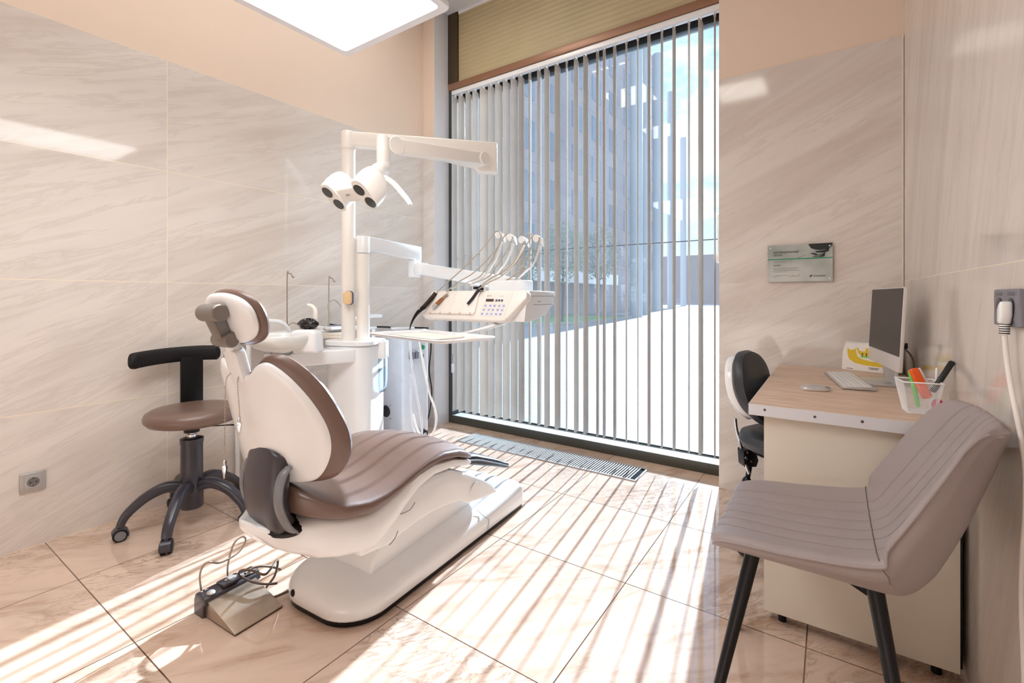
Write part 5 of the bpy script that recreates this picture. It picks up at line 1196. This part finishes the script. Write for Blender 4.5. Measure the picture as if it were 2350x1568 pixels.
bd = thing('office_tower', 'tall mauve-brown office building with rows of windows across the paved square', 'building', (-20, 30, 0))
g = G().box(-30, -14, 17, 46, -.05, 24); obj('wall', g, FAC, bd)
for fl in range(7):
    for k in range(9):
        y = 18.2+k*3.1; z = 3.6+fl*2.9
        g = G().box(-14.05, -13.96, y, y+1.5, z, z+1.7); w = obj('window', g, WGL, bd)
for k in range(4):
    for fl in range(7):
        x = -29+k*4; z = 3.6+fl*2.9; g = G().box(x, x+2, 16.96, 17.05, z, z+1.7); obj('window', g, WGL, bd)
g = G().box(-14.0, -13.0, 19, 33, 2.0, 2.75); obj('entrance_canopy', g, WHG, bd)
for k, (px, py) in enumerate(((1460, 728), (1481, 722), (1508, 714), (1540, 709), (1568, 703))):
    p = at(px, py, Z=-.05); g = G().lathe([(0, -.05), (.36, -.05), (.36, 21.5), (0, 21.5)], (p.x, p.y, 0), 24); o = obj('column', g, simple('pale_blue_grey_column', (172, 176, 180), .5) if k == 0 else bpy.data.materials['pale_blue_grey_column'])
    tag(o, ['nearest', 'second nearest', 'middle', 'fourth', 'farthest'][k]+' tall pale round column in front of the office building', 'column', 'colonnade outside the office building')
b2 = thing('low_building', 'low reddish-brown building far away at the right end of the square', 'building', (-14, 92, 0))
g = G().box(-40, 8, 92, 100, -.05, 9); obj('wall', g, simple('reddish_brown_wall', (160, 140, 134), .8), b2)
g = G().box(-15, -5, 91.9, 92.05, 0, 5.5); obj('gate', g, simple('dark_grey_gate', (120, 126, 134), .6), b2)
tn = [0]
def tree(x, y, h, lab, seed):
    rg = random.Random(seed); t = thing('tree', lab, 'tree', (x, y, .031), group='young trees on the lawn')
    g = G().tube([(x, y, .0305), (x+.05, y, h*.4), (x, y+.05, h*.8)], [.07, .05, .02], 8, 4)
    for k in range(7):
        a = rg.uniform(0, 2*PI); z = h*rg.uniform(.35, .75); g.tube([(x, y, z), (x+math.cos(a)*h*.14, y+math.sin(a)*h*.14, z+h*.12)], [.02, .008], 6)
    obj('trunk', g, simple('bark_brown', (92, 76, 62), .9) if 'bark_brown' not in bpy.data.materials else bpy.data.materials['bark_brown'], t)
    g = G()
    for k in range(1500):
        a = rg.uniform(0, 2*PI); b_ = math.acos(rg.uniform(-1, 1)); r = rg.uniform(.3, 1)**.5*h*.24
        c = Vector((x+r*math.sin(b_)*math.cos(a), y+r*math.sin(b_)*math.sin(a), h*.68+r*1.25*math.cos(b_)))
        d1_ = Vector((rg.uniform(-1, 1), rg.uniform(-1, 1), rg.uniform(-1, 1))).normalized(); d2_ = d1_.orthogonal().normalized(); s = rg.uniform(.05, .09)
        g.add([c-d1_*s, c+d2_*s*.5, c+d1_*s, c-d2_*s*.5], [(0, 1, 2, 3)])
    o = obj('foliage', g, simple('leaf_green', (140, 152, 124), .8, var=.25) if 'leaf_green' not in bpy.data.materials else bpy.data.materials['leaf_green'], t); o['kind'] = 'stuff'
tree(-9.9, 18.5, 4.6, 'young tree on the grass nearest to the window', 1); tree(-10.6, 24.0, 5.2, 'young tree on the grass halfway along the building', 2); tree(-11.6, 17.6, 3.8, 'short young tree beside the corner of the office building', 3)

# ================================================================== LIGHT, SKY, CAMERA
def world():
    w = bpy.data.worlds.new('sky'); bpy.context.scene.world = w; w.use_nodes = True; nt = w.node_tree; nt.nodes.clear()
    tc = nt.nodes.new('ShaderNodeTexCoord'); mp = nt.nodes.new('ShaderNodeMapping'); mp.inputs['Scale'].default_value = (1, 1, 2.2); nt.links.new(tc.outputs['Generated'], mp.inputs[0])
    n = _noise(nt, 3.6, 8, mp.outputs[0], .6, .3)
    sp = nt.nodes.new('ShaderNodeSeparateXYZ'); nt.links.new(tc.outputs['Generated'], sp.inputs[0])
    sky = ramp(nt, sp.outputs[2], [(0.0, (.66, .82, .97)), (.25, (.42, .66, .95)), (1, (.24, .46, .88))])
    cl = ramp(nt, n.outputs[0], [(.47, (0, 0, 0)), (.62, (1, 1, 1))])
    c = mixc(nt, cl, sky, (.98, .985, 1.0))
    b = nt.nodes.new('ShaderNodeBackground'); nt.links.new(c, b.inputs[0]); b.inputs[1].default_value = SKY
    o = nt.nodes.new('ShaderNodeOutputWorld'); nt.links.new(b.outputs[0], o.inputs[0])
SKY = 1.35; SUN = 20.0; ELEV = 21
world()
sn_ = bpy.data.lights.new('sun', 'SUN'); sn_.energy = SUN; sn_.angle = math.radians(.6); sn_.color = (.68, .82, 1)
so = bpy.data.objects.new('sun', sn_); COL.objects.link(so)
el = math.radians(ELEV); dv = Vector((-.124*math.cos(el), .992*math.cos(el), math.sin(el)))
so.rotation_euler = dv.to_track_quat('Z', 'Y').to_euler(); so.location = (0, 8, 6)
cam = bpy.data.cameras.new('camera'); co = bpy.data.objects.new('camera', cam); COL.objects.link(co)
cam.sensor_width = 36; cam.lens = 36*F/2350; cam.shift_y = -(784-HY)/2350; cam.clip_start = .02; cam.clip_end = 500
co.location = (0, 0, CH); co.rotation_euler = (PI/2, 0, TH)
sc = bpy.context.scene; sc.camera = co
sc.view_settings.view_transform = 'Standard'; sc.view_settings.look = 'None'; sc.view_settings.gamma = 1; sc.view_settings.use_curve_mapping = False
sc.view_settings.exposure = 0.04
sc.cycles.use_denoising = True
sc.cycles.max_bounces = 9; sc.cycles.transparent_max_bounces = 12; sc.cycles.diffuse_bounces = 5; sc.cycles.glossy_bounces = 4
sc.cycles.use_adaptive_sampling = True; sc.cycles.adaptive_threshold = .04
sc.cycles.caustics_reflective = False; sc.cycles.caustics_refractive = False
sc.cycles.sample_clamp_indirect = 6
